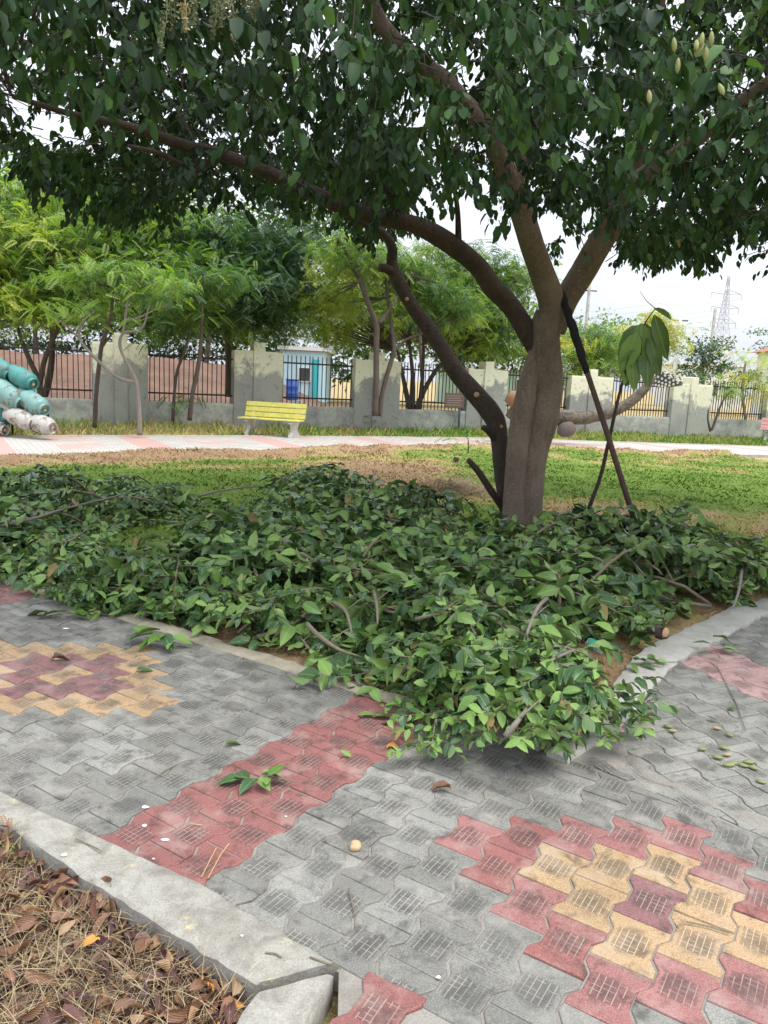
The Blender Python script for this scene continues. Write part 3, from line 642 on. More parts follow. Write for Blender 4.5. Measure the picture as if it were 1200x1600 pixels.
def crown_points(n):
    out = []
    while len(out) < n:
        m = 4000; x = rg.uniform(-7.5, 9.5, m); y = rg.uniform(1.6, 13.5, m)
        rr = np.hypot((x-1.2)/6.8, (y-7.6)/5.6); zb = 2.75+.25*vnoise(x, y, .8, 3)+.16*np.maximum(y-8, 0)+.05*np.abs(x-1)
        zt = 3.6+3.6*np.sqrt(np.clip(1-rr**2, 0, 1)); z = zb+(zt-zb)*rg.random(m)**1.5
        u, v, d = projn(np.stack([x, y, z], -1))
        lim = np.interp(u, ox, oy)
        ok = (rr < 1) & (z > zb) & (np.hypot(x, y) > 2.2) & ((v < lim-10-.16/np.maximum(d, 1)*FPX+rg.normal(0, 6, m)) | ~np.isfinite(v) | (d < .1))
        for gx_, gy_, a, b in GAPS:
            e = ((u-gx_)/a)**2+((v-gy_)/b)**2; ok &= ~((e < 1.0) & (rg.random(m) < .985))
        ok &= ~((d > 0) & (d < 3.0))
        nn_ = vnoise(x*1.25+z*.9, y*1.25-z*.8, 1.0, 11)*.6+vnoise(x*2.6-z*1.3, y*2.6+z, 1.0, 12)*.4; ok &= nn_ > .36
        out += list(np.stack([x, y, z], -1)[ok])
    return np.array(out[:n])
nT = 11000
C = crown_points(nT)
# thin twigs join each spray to the nearest limb
LP = np.array([tuple(p) for P_, r in LIMBS[2:] for p in smooth_path(P_, r, 3)[0] if p.z > 2.6])
tw = MB(); LPx, LD, LN, LS, LG, LM = [], [], [], [], [], []
order = rg.permutation(nT)
for ii in range(nT):
    c = C[ii]; q = LP[np.argmin(((LP-c)**2).sum(1))]; v = q-c; dist = np.linalg.norm(v)
    vdir = v/max(dist, .01)
    if ii % 6 == 0:
        s = c+vdir*min(dist, .9); mid = (s+c)/2+np.array([0, 0, .06]); tw.tube([s, mid, c], [.006, .004, .002], 4, cap=False)
    # the spray: a short drooping twig with alternate leaves
    dr = -vdir*.6+rg.normal(0, .45, 3)+np.array([0, 0, -.35]); dr /= np.linalg.norm(dr); n = rg.integers(9, 15); Ls = rg.uniform(.22, .42)
    e = c+dr*Ls; tw.tube([c, e], [.0035, .0015], 3, cap=False)
    for k in range(n):
        t_ = (k+.5)/n; p = c+dr*Ls*t_+rg.normal(0, .012, 3); sd_ = np.cross(dr, [0, 0, 1]); sd_ = sd_/(np.linalg.norm(sd_)+1e-6)*(1 if k % 2 else -1)
        D = dr*.65+sd_*.7+np.array([0, 0, -.5-.8*rg.random()])+rg.normal(0, .25, 3); N = np.array([0, 0, 1.0])+rg.normal(0, .5, 3)
        LPx.append(p); LD.append(D); LN.append(N)
m = len(LPx); LPx = np.array(LPx); LD = np.array(LD); LN = np.array(LN); LS = rg.uniform(.55, 1.25, m)*.95; LG = rg.integers(0, 4, m)
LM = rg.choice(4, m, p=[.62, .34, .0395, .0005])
cl_ = vnoise(LPx[:, 0]*1.7+LPx[:, 2]*1.1, LPx[:, 1]*1.7-LPx[:, 2]*.9, 1.0, 14); LM = np.where((LM < 2) & (rg.random(m) < .85), (cl_ > .56).astype(int), LM); LM[(cl_ > .80) & (rg.random(m) < .25)] = 2  # some clumps turned pale, as lit leaves painted by colour
# upper-right sprays turned pale: light painted into their leaf colour
u, v, d = projn(LPx); fr = (u > 1040) & (v < 130) & (rg.random(m) < .35); LM[fr] = 2
cg = [leaf_geo(.098, .058, .3, .35, st=(0, .22, .68, .93, 1), prof=(.1, .90, .80, .24, .02), seed=i) for i in range(2)]+[leaf_geo(.085, .052, .15, .1, st=(0, .22, .68, .93, 1), prof=(.1, .90, .80, .24, .02), seed=5), leaf_geo(.105, .058, .45, .5, st=(0, .22, .68, .93, 1), prof=(.1, .85, .80, .22, .02), seed=6)]
CM = [MT['crown_dark'], MT['crown_mid'], MT['crown_pale'], MT['leaf_yellow']]
o_ = np.array([TB.x, TB.y, 0])
ins = (u > 0) & (u < 1200) & (v > 0) & (v < 560) & (d > 0); dd = np.where(ins, d, 1e3); near_ = np.argsort(dd)[:298]; mask = np.ones(m, bool); mask[near_] = False
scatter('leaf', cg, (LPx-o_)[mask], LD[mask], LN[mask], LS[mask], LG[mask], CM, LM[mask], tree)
RM = rot_from(LD[near_], LN[near_]); single = {}
for a_, i in enumerate(near_):
    k = (int(LG[i]), int(LM[i]))
    if k not in single: g_ = cg[k[0]]; single[k] = mesh_np('leaf', g_[0], g_[1], CM[k[1]], smooth=True, uv=g_[2])
    M = Matrix([list(RM[a_][r]*LS[i])+[float(LPx[i][r]-o_[r])] for r in range(3)]+[[0, 0, 0, 1]]); link('leaf', single[k], tree, mat=M)
tw.v = [tuple(np.array(p)-o_) for p in tw.v]; tg = tw.build('twig', MT['bark_dark'], tree); tg['kind'] = 'stuff'
print('crown leaves', m)
# pods hanging in the pale upper-right spray, and the dry flower panicles at the top of the picture
podg = MB(); podg.lathe([(.001, 0), (.007, -.010), (.0105, -.026), (.009, -.042), (.001, -.056)], 10)
podm = podg.mesh('seed_pod', mat_simple('pod_skin', (.24, .26, .09), .6), True)
for x, y in [(1088, 62), (1094, 58), (1100, 66), (1104, 72), (1098, 50), (1053, 58), (1060, 90), (1112, 48), (1014, 140), (1123, 130)]:
    p = at(x, y, 3.15)-Vector((TB.x, TB.y, 0)); link('seed_pod', podm, tree, mat=Matrix.Translation(p) @ Matrix.Rotation(rg.normal(0, .3), 4, 'X') @ Matrix.Rotation(rg.normal(0, .35), 4, 'Y'))
for gi, (x0, y0, x1, y1) in enumerate([(262, -20, 250, 82), (285, -20, 290, 50), (305, -20, 302, 40), (338, -20, 332, 62), (358, -20, 366, 66), (378, -20, 398, 30), (350, -20, 345, 40), (272, -20, 268, 60), (392, -25, 403, 8)]):
    P0 = at(x0, y0, 3.3+.05*gi % .2); P1 = at(x1, y1, 3.3+.05*gi % .2); V = []; F = []
    mb = MB(); mb.tube([P0, (P0+P1)/2+Vector((.01, 0, 0)), P1], [.002, .002, .001], 4)
    for k in range(170):
        t_ = rg.random()**.8; p = P0.lerp(P1, t_)+Vector(rg.normal(0, .017*(1.15-t_), 3)); L_2 = rg.uniform(.006, .012); a = rg.normal(0, 1, 3); a /= np.linalg.norm(a)
        q = Vector(a)*L_2; w_ = Vector(np.cross(a, rg.normal(0, 1, 3))).normalized()*L_2*.4; mb.add([p-q, p+w_, p+q, p-w_], [(0, 1, 2, 3)])
    mb.v = [tuple(Vector(p)-Vector((TB.x, TB.y, 0))) for p in mb.v]
    mb.build('flower_panicle', mat_simple('dry_flower', (.40, .34, .17) if gi != 0 else (.20, .22, .12), .8) if gi < 2 else bpy.data.materials['dry_flower'], tree)

# ------------------------------------------------------------------ cut branches heaped under the tree
lg = [leaf_geo(.125, .066, .42, .45, wave=.05, seed=1), leaf_geo(.115, .060, .28, .3, wave=.06, seed=2), leaf_geo(.135, .066, .6, .55, wave=.06, seed=3), leaf_geo(.10, .056, .3, -.2, wave=.06, seed=4), leaf_geo(.12, .060, .25, .7, wave=.08, seed=5)]
LMT = ['leaf_dark', 'leaf_mid', 'leaf_blue', 'leaf_pale', 'leaf_yellow']
leaf_me = {(g_, k): mesh_np('leaf', lg[g_][0], lg[g_][1], MT[LMT[k]], smooth=True, uv=lg[g_][2]) for g_ in range(5) for k in range(5)}
def branch_template(seed, L=1.2, hgt=.22, sub=6, pal=.08, den=.033, spread=.45):
    """stem along +x; returns stem mesh, list of twig meshes, leaves as (matrix, geo, mat) and arrays"""
    rs = np.random.default_rng(seed); mb = MB(); lv = []
    def h(x): return hgt*math.sin(math.pi*min(1, x/L)**.8)+.02
    pts = [Vector((L*t_, .10*L*math.sin(3*t_+seed)*t_, h(L*t_))) for t_ in np.linspace(0, 1, 7)]
    mb.tube(pts, [.015-.011*i/6 for i in range(7)], 6)
    twigs = [(pts, .35)]
    for s_ in range(sub):
        t_ = .15+.8*s_/sub; b = pts[int(t_*6)].lerp(pts[min(6, int(t_*6)+1)], t_*6-int(t_*6)); sg = 1 if s_ % 2 else -1
        ang = sg*rs.uniform(.5, 1.1); l = rs.uniform(.35, .65)*spread/.45*(1.15-t_*.5); d_ = Vector((math.cos(ang), math.sin(ang), rs.uniform(-.15, .5)))
        q = [b+d_*l*k/4+Vector((rs.normal(0, .012), rs.normal(0, .012), -.35*l*(k/4)**2*rs.uniform(.4, 1))) for k in range(5)]
        for v in q: v.z = max(v.z, .02)
        mb.tube(q, [.006, .005, .004, .003, .002], 5); twigs.append((q, .0))
    for q, t0 in twigs:
        Ltw = sum((q[i+1]-q[i]).length for i in range(len(q)-1)); n = max(5, int(Ltw*(1-t0)/den))
        for k in range(n):
            t_ = t0+(1-t0)*(k+.6)/n; f_ = t_*(len(q)-1); i = min(int(f_), len(q)-2); p = q[i].lerp(q[i+1], f_-i); tg_ = (q[i+1]-q[i]).normalized()
            sd_ = tg_.cross(Vector((0, 0, 1))).normalized()*(1 if k % 2 else -1)
            D = tg_*.6+sd_*rs.uniform(.4, 1.1)+Vector((rs.normal(0, .25), rs.normal(0, .25), rs.normal(-.30, .50))); D.normalize()
            N = Vector((rs.normal(0, .8), rs.normal(-.15, .8), 1))*(-1 if rs.random() < .17 else 1); s = rs.uniform(.65, 1.3)*(.75 if t_ > .93 else 1)
            p = p+Vector((0, 0, .006)); tip = p+D*.12*s
            if tip.z < .015: D.z += (.015-tip.z)/.12; D.normalize()
            lv.append((p, D, N, s, int(rs.integers(0, 5)), int(rs.choice(5, p=[.33-pal*.33, .37-pal*.35, .197, .083+pal*.68, .02]))))
    return mb, lv
MT['leaf_yellow2'] = MT['leaf_yellow']
def mk_branch(tpl, single_leaves, label, group, loc, rz, tilt=(0, 0), s=1.0):
    mb, lv = tpl; key = id(tpl)
    if key not in STEM: STEM[key] = mb.mesh('stem', MT['twig'], True)
    root = empty('cut_branch', loc, 0, label, 'cut branch', group)
    root.rotation_euler = (tilt[0], tilt[1], rz); root.scale = (s, s, s)
    link('stem', STEM[key], root)
    if single_leaves:
        if key not in LEAFM:
            R = rot_from(np.array([l[1] for l in lv]), np.array([l[2] for l in lv]))
            LEAFM[key] = [Matrix([list(R[i][r]*l[3])+[l[0][r]] for r in range(3)]+[[0, 0, 0, 1]]) for i, l in enumerate(lv)]
        for M, l in zip(LEAFM[key], lv): link('leaf', leaf_me[(l[4], l[5])], root, mat=M)
    else:
        if key not in FOL:
            o = scatter('foliage', lg, np.array([l[0] for l in lv]), np.array([l[1] for l in lv]), np.array([l[2] for l in lv]), np.array([l[3] for l in lv]), np.array([l[4] for l in lv]), [MT[k] for k in LMT], np.array([l[5] for l in lv]), root, kind=None); FOL[key] = o.data
        else: link('foliage', FOL[key], root)
    return root
STEM, LEAFM, FOL = {}, {}, {}
TPL = [branch_template(i, L=[1.1, 1.3, .95, 1.2, 1.0, 1.35][i % 6], hgt=[.16, .10, .30, .12, .20, .08][i % 6], sub=[7, 8, 6, 8, 7, 9][i % 6], pal=(.6 if i == 5 else .08)) for i in range(8)]
LOW = [branch_template(20+i, L=[.9, .8, 1.0, .7][i], hgt=.03, sub=[8, 7, 9, 7][i], pal=[.08, .25, .08, .5][i], den=.030, spread=.42) for i in range(4)]
PILE = [(-300, 760), (-120, 775), (-40, 765), (0, 762), (60, 765), (140, 762), (210, 748), (265, 752), (300, 778), (330, 790), (390, 785), (430, 758), (470, 745), (560, 755), (610, 775), (680, 800), (760, 822), (800, 845), (850, 845), (880, 822), (960, 825), (1040, 830), (1090, 830), (1125, 852), (1165, 880), (1230, 895), (1260, 920), (1190, 935), (1140, 945), (1080, 968), (1030, 985), (1000, 1010), (965, 1055), (925, 1100), (890, 1130), (860, 1150), (790, 1152), (720, 1135), (690, 1105), (640, 1075), (560, 1048), (470, 1025), (400, 1000), (300, 970), (240, 965), (200, 948), (120, 938), (60, 922), (0, 905), (-120, 890), (-300, 830)]
HOLES = [([(150, 850), (170, 822), (270, 818), (295, 838), (285, 868), (240, 878), (165, 874)], 1.0), ([(895, 1003), (925, 988), (990, 998), (990, 1030), (965, 1048), (900, 1038)], 1.0), ([(300, 795), (420, 785), (440, 805), (320, 815)], 1.0), ([(880, 925), (930, 915), (960, 945), (900, 960)], .7), ([(1000, 930), (1120, 925), (1060, 965), (1000, 985)], .75), ([(560, 1020), (700, 1050), (700, 1070), (560, 1050)], .45), ([(600, 760), (770, 760), (790, 830), (640, 790)], .8)]
PLX = [p[0] for p in PILE]; rs = np.random.default_rng(33)
gpts = [gnd(x, y, .08) for x, y in PILE]; gp = [(p.x, p.y) for p in gpts]
bxs = (min(p[0] for p in gp), max(p[0] for p in gp), min(p[1] for p in gp), max(p[1] for p in gp))
def foot_ok(x, y, rz, la, lb):
    for a in np.linspace(0, 2*math.pi, 11)[:-1]:
        p = (x+la*math.cos(a)*math.cos(rz)-lb*math.sin(a)*math.sin(rz), y+la*math.cos(a)*math.sin(rz)+lb*math.sin(a)*math.cos(rz))
        if not in_poly([p[0]], [p[1]], gp)[0]: return False
        uu, vv = proj((p[0], p[1], .08))
        for k_ in (1.0, .55, .2):
            uu, vv = proj((x+(p[0]-x)*k_, y+(p[1]-y)*k_, .06))
            for hp, pr in HOLES:
                if pr > .8 and in_poly([uu], [vv], hp)[0]: return False
    return True
def zone(u, v):
    if v > 1085 and u > 600: return ('cut leafy branch spilling over the pavement corner at the tip of the front mound', 'branches at the tip of the front mound')
    if v > 1000 and u > 840: return ('cut leafy branch between the plastic bottle and the cement patch', 'branches beside the bottle')
    if v > 1000 and u > 600: return ('cut leafy branch on the crown of the front mound behind the pavement corner', 'branches on the crown of the front mound')
    if u > 1060: return ('cut leafy branch at the right end of the heap above the white kerb', 'branches at the right end of the heap')
    if u > 960: return ('cut leafy branch around the foot of the leaning prop pole', 'branches around the prop pole foot')
    if u > 780 and v < 900: return ('cut leafy branch lying right against the trunk base', 'branches against the trunk base')
    if u > 780: return ('cut leafy branch below the trunk between it and the front mound', 'branches below the trunk')
    if u < 130 and v > 850: return ('cut leafy branch at the left edge of the picture beside the grey pavers', 'branches at the lower left')
    if u < 130: return ('cut leafy branch at the far left end of the heap against the green lawn', 'branches at the far left')
    if u < 330 and v > 860: return ('cut leafy branch between the lawn hollow and the yellow diamond', 'branches in front of the lawn hollow')
    if u < 330: return ('cut leafy branch behind the lawn hollow, next to the back lawn', 'branches behind the lawn hollow')
    if v < 830: return ('cut leafy branch at the back of the heap by the patch of dry grass', 'branches at the back of the heap')
    if v > 930: return ('cut leafy branch leaning over the tan kerb above the red strip', 'branches along the tan kerb')
    if u < 540: return ('cut leafy branch in the centre left of the heap behind the tan kerb', 'branches in the centre left')
    return ('cut leafy branch in the centre of the heap left of the trunk', 'branches in the centre of the heap')
def zone_old(u, v):
    if v > 1000 and u > 600: return 'cut leafy branch in the front mound spilling onto the pavement corner', 'branches of the front mound'
    if u > 880: return 'cut leafy branch in the heap right of the trunk beside the white kerb', 'branches heaped right of the trunk'
    if u < 330: return 'cut leafy branch at the left end of the heap between lawn and pavement', 'branches at the left end of the heap'
    if v < 850: return 'cut leafy branch at the back of the heap next to the lawn', 'branches at the back of the heap'
    return 'cut leafy branch in the middle of the heap behind the tan kerb', 'branches in the middle of the heap'
cnt = 0; nl = 0; tries = 0; placed = []
low = []
while len(low) < 150 and tries < 12000:
    tries += 1; x = rs.uniform(bxs[0], bxs[1]); y = rs.uniform(bxs[2], bxs[3])
    if not in_poly([x], [y], gp)[0] or rs.random() > min(1, (4.8/y)**1.5): continue
    if any(math.hypot(q[0]-x, q[1]-y) < (.19 if y < 5 else .32) for q in low): continue
    u, v = proj((x, y, .05))
    if any(in_poly([u], [v], hp)[0] and rs.random() < pr for hp, pr in HOLES): continue
    best = None
    for q_ in range(24):      # turn and size it so that it stays on the heap
        r1 = rs.uniform(0, 2*math.pi); sc_ = (1.0, .8, .6, .45)[q_//6]
        if foot_ok(x, y, r1, .46*sc_, .33*sc_): best = r1; break
    if best is None: continue
    rz = best; sx = (x-.44*sc_*math.cos(rz), y-.44*sc_*math.sin(rz)); low.append((x, y)); lb, gr = zone(u, v); z = max(float(ground_h(*sx)), -.01)+.012
    mk_branch(LOW[int(rs.integers(0, 4))], y < 5.2, lb, gr, (sx[0], sx[1], z), rz, (rs.normal(0, .03), rs.normal(0, .02)), sc_*rs.uniform(.95, 1.05))
for i, (u, v, rz, tl, s, tk) in enumerate([(700, 1100, -.6, .22, .75, 2), (760, 1110, -1.4, .25, .7, 2), (820, 1110, -1.4, .25, .7, 0), (850, 1095, -.9, .22, .6, 2), (720, 1085, -2.2, .2, .7, 4), (800, 1080, -1.8, .15, .8, 2), (835, 1060, -.3, .2, .5, 4), (868, 1125, -1.2, .1, .42, 1), (780, 1135, -1.5, .05, .5, 3), (690, 1120, -1.9, .1, .5, 5), (850, 1135, -1.7, .05, .5, 3), (740, 1060, 1.6, .25, .7, 4)]):
    p = gnd(u, v, .03); lb, gr = zone(u, 1050); q = Vector((p.x, p.y))-Vector((math.cos(rz), math.sin(rz)))*.42*s
    mk_branch(TPL[5] if i % 2 else TPL[tk], True, lb, gr, (q.x, q.y, .03+.05*(i % 3)), rz, (rs.normal(0, .1), -tl*.5), s)
while cnt < 165 and tries < 40000:
    tries += 1; x = rs.uniform(bxs[0], bxs[1]); y = rs.uniform(bxs[2], bxs[3])
    if not in_poly([x], [y], gp)[0]: continue
    u, v = proj((x, y, .1)); bad = False
    for hp, pr in HOLES:
        if in_poly([u], [v], hp)[0] and rs.random() < pr: bad = True
    if bad: continue
    # more of them towards the camera, where the heap shows large
    if rs.random() > min(1, (5.2/y)**1.2): continue
    dmin = .24 if y < 5.5 else .34
    lay_ = sum(1 for q in placed if math.hypot(q[0]-x, q[1]-y) < dmin)
    if lay_ >= 2: continue
    tp = TPL[int(rs.integers(0, 8))]; rz = rs.uniform(0, 2*math.pi); L_0 = .5
    # centre the branch on the point; keep both ends on the heap
    ex = (x+L_0*math.cos(rz)*1.25, y+L_0*math.sin(rz)*1.25); sx = (x-L_0*math.cos(rz), y-L_0*math.sin(rz))
    hb = False
    for hp, pr in HOLES[:2]:
        for q in (ex, sx, ((ex[0]+x)/2, (ex[1]+y)/2)):
            uu, vv = proj((q[0], q[1], .1))
            if in_poly([uu], [vv], hp)[0] and rs.random() < .9: hb = True
    if hb: continue
    sc_ = None
    for q_ in (1.0, .8, .62, .45):
        if foot_ok(x, y, rz, .60*q_, .44*q_): sc_ = q_; break
    if sc_ is None: continue
    sx = (x-.5*sc_*math.cos(rz), y-.5*sc_*math.sin(rz)); placed.append((x, y)); lb, gr = zone(u, v); sing = y < 5.2
    z = float(ground_h(sx[0], sx[1]))+.01+.07*lay_+rs.uniform(0, .05)
    if v > 990 and u > 640: z += rs.uniform(0, .10)
    if u > 960: z += rs.uniform(0, .15)
    mk_branch(tp, sing, lb, gr, (sx[0], sx[1], z), rz, (rs.normal(0, .12), rs.normal(-.02, .06)), sc_*rs.uniform(.95, 1.08)); cnt += 1; nl += len(tp[1])
print('branches', cnt, 'leaves', nl, 'tries', tries)

# ------------------------------------------------------------------ boundary wall and railings
def wallpt(px, off_=0.0, py=630):
    d = ray(px, py); t_ = 23.6/(d.y-.475*d.x); return Vector((d.x*t_+.429*off_, d.y*t_-.903*off_, 0))
WDIR = Vector((.903, .429, 0)).normalized(); WRZ = math.atan2(.429, .903)
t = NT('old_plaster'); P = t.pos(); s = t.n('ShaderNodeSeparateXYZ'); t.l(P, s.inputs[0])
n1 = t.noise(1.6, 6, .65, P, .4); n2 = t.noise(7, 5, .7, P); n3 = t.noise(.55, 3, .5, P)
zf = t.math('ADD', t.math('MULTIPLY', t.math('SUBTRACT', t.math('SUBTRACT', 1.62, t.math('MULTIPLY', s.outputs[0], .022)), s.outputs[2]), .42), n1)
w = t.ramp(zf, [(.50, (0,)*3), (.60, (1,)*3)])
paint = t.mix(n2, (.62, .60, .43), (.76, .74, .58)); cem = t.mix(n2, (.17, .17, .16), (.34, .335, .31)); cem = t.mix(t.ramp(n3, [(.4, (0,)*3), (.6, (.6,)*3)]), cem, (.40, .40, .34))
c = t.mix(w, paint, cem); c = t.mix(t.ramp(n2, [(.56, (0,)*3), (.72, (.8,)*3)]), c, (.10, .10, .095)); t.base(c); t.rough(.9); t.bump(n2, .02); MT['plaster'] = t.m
t = NT('plinth_cement'); P = t.pos(); n1 = t.noise(2.2, 6, .7, P); n2 = t.noise(12, 4, .7, P)
c = t.ramp(n1, [(.3, (.20, .20, .185)), (.5, (.34, .335, .30)), (.62, (.42, .44, .36)), (.75, (.16, .16, .145))]); c = t.mix(.5, c, t.ramp(n2, [(.3, (.7,)*3), (.7, (1.25,)*3)]), 'MULTIPLY'); t.base(c); t.rough(.92); t.bump(n2, .015); MT['plinth'] = t.m
MT['iron'] = mat_simple('painted_iron', (.028, .022, .020), .6, .4, 6)
wall = empty('boundary_wall', tuple(wallpt(600)), WRZ, 'weathered cream and grey boundary wall with broad pillars behind the far path', 'wall')
Wi = Matrix.Rotation(-WRZ, 4, 'Z') @ Matrix.Translation(-wallpt(600))
def wl(p): return Wi @ Vector(p)
def prism_wall(name, p0, p1, z0, z1, th, mat, seed=0, parent=wall, bev=.02):
    a, b = wl(p0), wl(p1); mb = MB(); n = max(2, int(abs(b.x-a.x)/.25)); rs_ = random.Random(seed)
    xs = [a.x+(b.x-a.x)*i/n for i in range(n+1)]; V = []; F = []
    for i, x in enumerate(xs):
        tz = z1+rs_.gauss(0, .008)
        for y, z in ((-th/2, z0), (-th/2+rs_.gauss(0, .004), z1-.06), (-th/2+.01, tz), (th/2-.01, tz), (th/2, z0)): V.append((x, y, z))
    m = 5; F = [(i*m+k, (i+1)*m+k, (i+1)*m+k+1, i*m+k+1) for i in range(n) for k in range(m-1)]+[tuple(range(m)), tuple(range(n*m, (n+1)*m))[::-1]]
    return link(name, mesh_np(name, V, F, mat), parent)
COLS = [(-85, -5, 520), (145, 230, 528), (363, 438, 545), (550, 620, 563), (725, 786, 577), (885, 950, 588), (1045, 1105, 600), (1193, 1250, 612)]
prism_wall('plinth', wallpt(-160), wallpt(1330), -.2, .68, .30, MT['plinth'], 1)
for i, (x0, x1, yt) in enumerate(COLS):
    p0, p1 = wallpt(x0), wallpt(x1); zt = at((x0+x1)/2, yt, (p0.y+p1.y)/2).z
    zt = min(max(zt, 1.85), 2.15)
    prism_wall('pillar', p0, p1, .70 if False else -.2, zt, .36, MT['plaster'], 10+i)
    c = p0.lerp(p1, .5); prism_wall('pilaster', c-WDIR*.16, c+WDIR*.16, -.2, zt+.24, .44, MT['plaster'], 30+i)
    print('pillar', i, round(zt, 2), p0, round((p1-p0).length, 2))
pick = MB(); pick.box((0, 0, .68), (.022, .022, 1.42)); pickm = pick.mesh('picket', MT['iron'])
wh = ['left edge of the picture behind the green cylinders', 'between the two leftmost pillars beside the crooked sapling', 'behind the yellow bench between two mottled pillars', 'behind the forked twin-stemmed tree left of the shade tree', 'just behind the trunk of the shade tree', 'behind the curved log right of the shade tree', 'between the two rightmost pillars']
for i in range(len(COLS)-1):
    a, b = wallpt(COLS[i][1]), wallpt(COLS[i+1][0]); L = (b-a).length
    r = empty('railing', (a.x, a.y, .70), WRZ, 'black iron picket railing '+wh[i], 'railing', 'iron railings between the wall pillars')
    n = max(6, int(L/.125)); rs_ = random.Random(i)
    for k in range(n): link('picket', pickm, r, mat=Matrix.Translation(((k+.5)*L/n, rs_.gauss(0, .004), -.62+.62)) @ Matrix.Rotation(rs_.gauss(0, .008), 4, 'Y'))
    for z in (.20, 1.18): MB().box((L/2, .028, z), (L, .03, .045)).build('rail', MT['iron'], r)

# ------------------------------------------------------------------ benches
def bench(loc, rz, slat, label, W_=1.62):
    r = empty('park_bench', loc, rz, label, 'bench')
    conc = MT['bench_concrete']
    for sx in (-W_*.36, W_*.36):
        mb = MB(); pr = [(-.30, 0), (.26, 0), (.24, .10), (.10, .20), (.12, .36), (.24, .38), (.24, .43), (-.16, .45), (-.30, .86), (-.37, .84), (-.27, .42), (-.16, .22), (-.32, .10)]
        V = [(sx-.05, -y, z) for y, z in pr]+[(sx+.05, -y, z) for y, z in pr]; n = len(pr)
        mb.add(V, [tuple(range(n)), tuple(range(n, 2*n))[::-1]]+[(i, i+n, (i+1) % n+n, (i+1) % n) for i in range(n)]); bevel(mb.build('leg', conc, r), .012)
    for k, z in enumerate((.55, .68, .81)):
        y = .185+(.10*(z-.5)/.36)*1.1
        bevel(MB().box((0, y, z), (W_, .035, .115), M=Matrix.Rotation(R_(-15), 3, 'X')).build('back_slat', slat, r), .006)
    for k, y in enumerate((.08, -.06, -.20)): bevel(MB().box((0, y, .462), (W_, .125, .035)).build('seat_slat', slat, r), .006)
    return r
MT['bench_concrete'] = mat_concrete('bench_concrete', (.55, .54, .50), s=2)
MT['yellow_paint'] = mat_simple('yellow_paint', (.60, .55, .12), .55, .35, 9)
MT['pink_paint'] = mat_simple('pink_paint', (.62, .30, .28), .5, .2, 6)
g = gnd(424, 682); bench((g.x, g.y, -.03), R_(-14), MT['yellow_paint'], 'yellow slatted bench on white concrete legs beside the far path')
g = gnd(1224, 692); bench((g.x, g.y, -.03), R_(-30), MT['pink_paint'], 'pink and white bench at the right edge of the picture beyond the path')

# ------------------------------------------------------------------ feathery background trees
def frond(L=.34, pairs=8, ll=.080, lw=.036, droop=.5):
    V = []; F = []; UV = []
    for i in range(pairs):
        t_ = .12+.88*i/(pairs-1); x = L*t_*(1-.12*droop*t_); z = -droop*L*t_*t_*.5; k = (1-.55*abs(t_-.45))
        for sg in (-1, 1):
            a = len(V); dx, dy, dz = ll*.45*k, sg*ll*k, -ll*.25*k
            V += [(x, 0, z), (x+dx*.5-lw/2, dy*.5, z+dz*.3), (x+dx, dy, z+dz), (x+dx*.5+lw/2, dy*.5, z+dz*.3)]; UV += [(0, .5)]*4; F.append((a, a+1, a+2, a+3))
    return np.array(V), np.array(F), np.array(UV)
FR = [frond(), frond(.28, 7, .085, .040, .8), frond(.40, 9, .075, .034, .3)]
FRB = [frond(.55, 5, .17, .075, .5), frond(.45, 5, .15, .08, .9)]
LFB = [leaf_geo(.22, .13, .3, .3, st=(0, .45, 1), prof=(.2, 1, .1), seed=9), leaf_geo(.26, .12, .2, .5, st=(0, .4, 1), prof=(.2, 1, .1), seed=8)]
rb = np.random.default_rng(77)
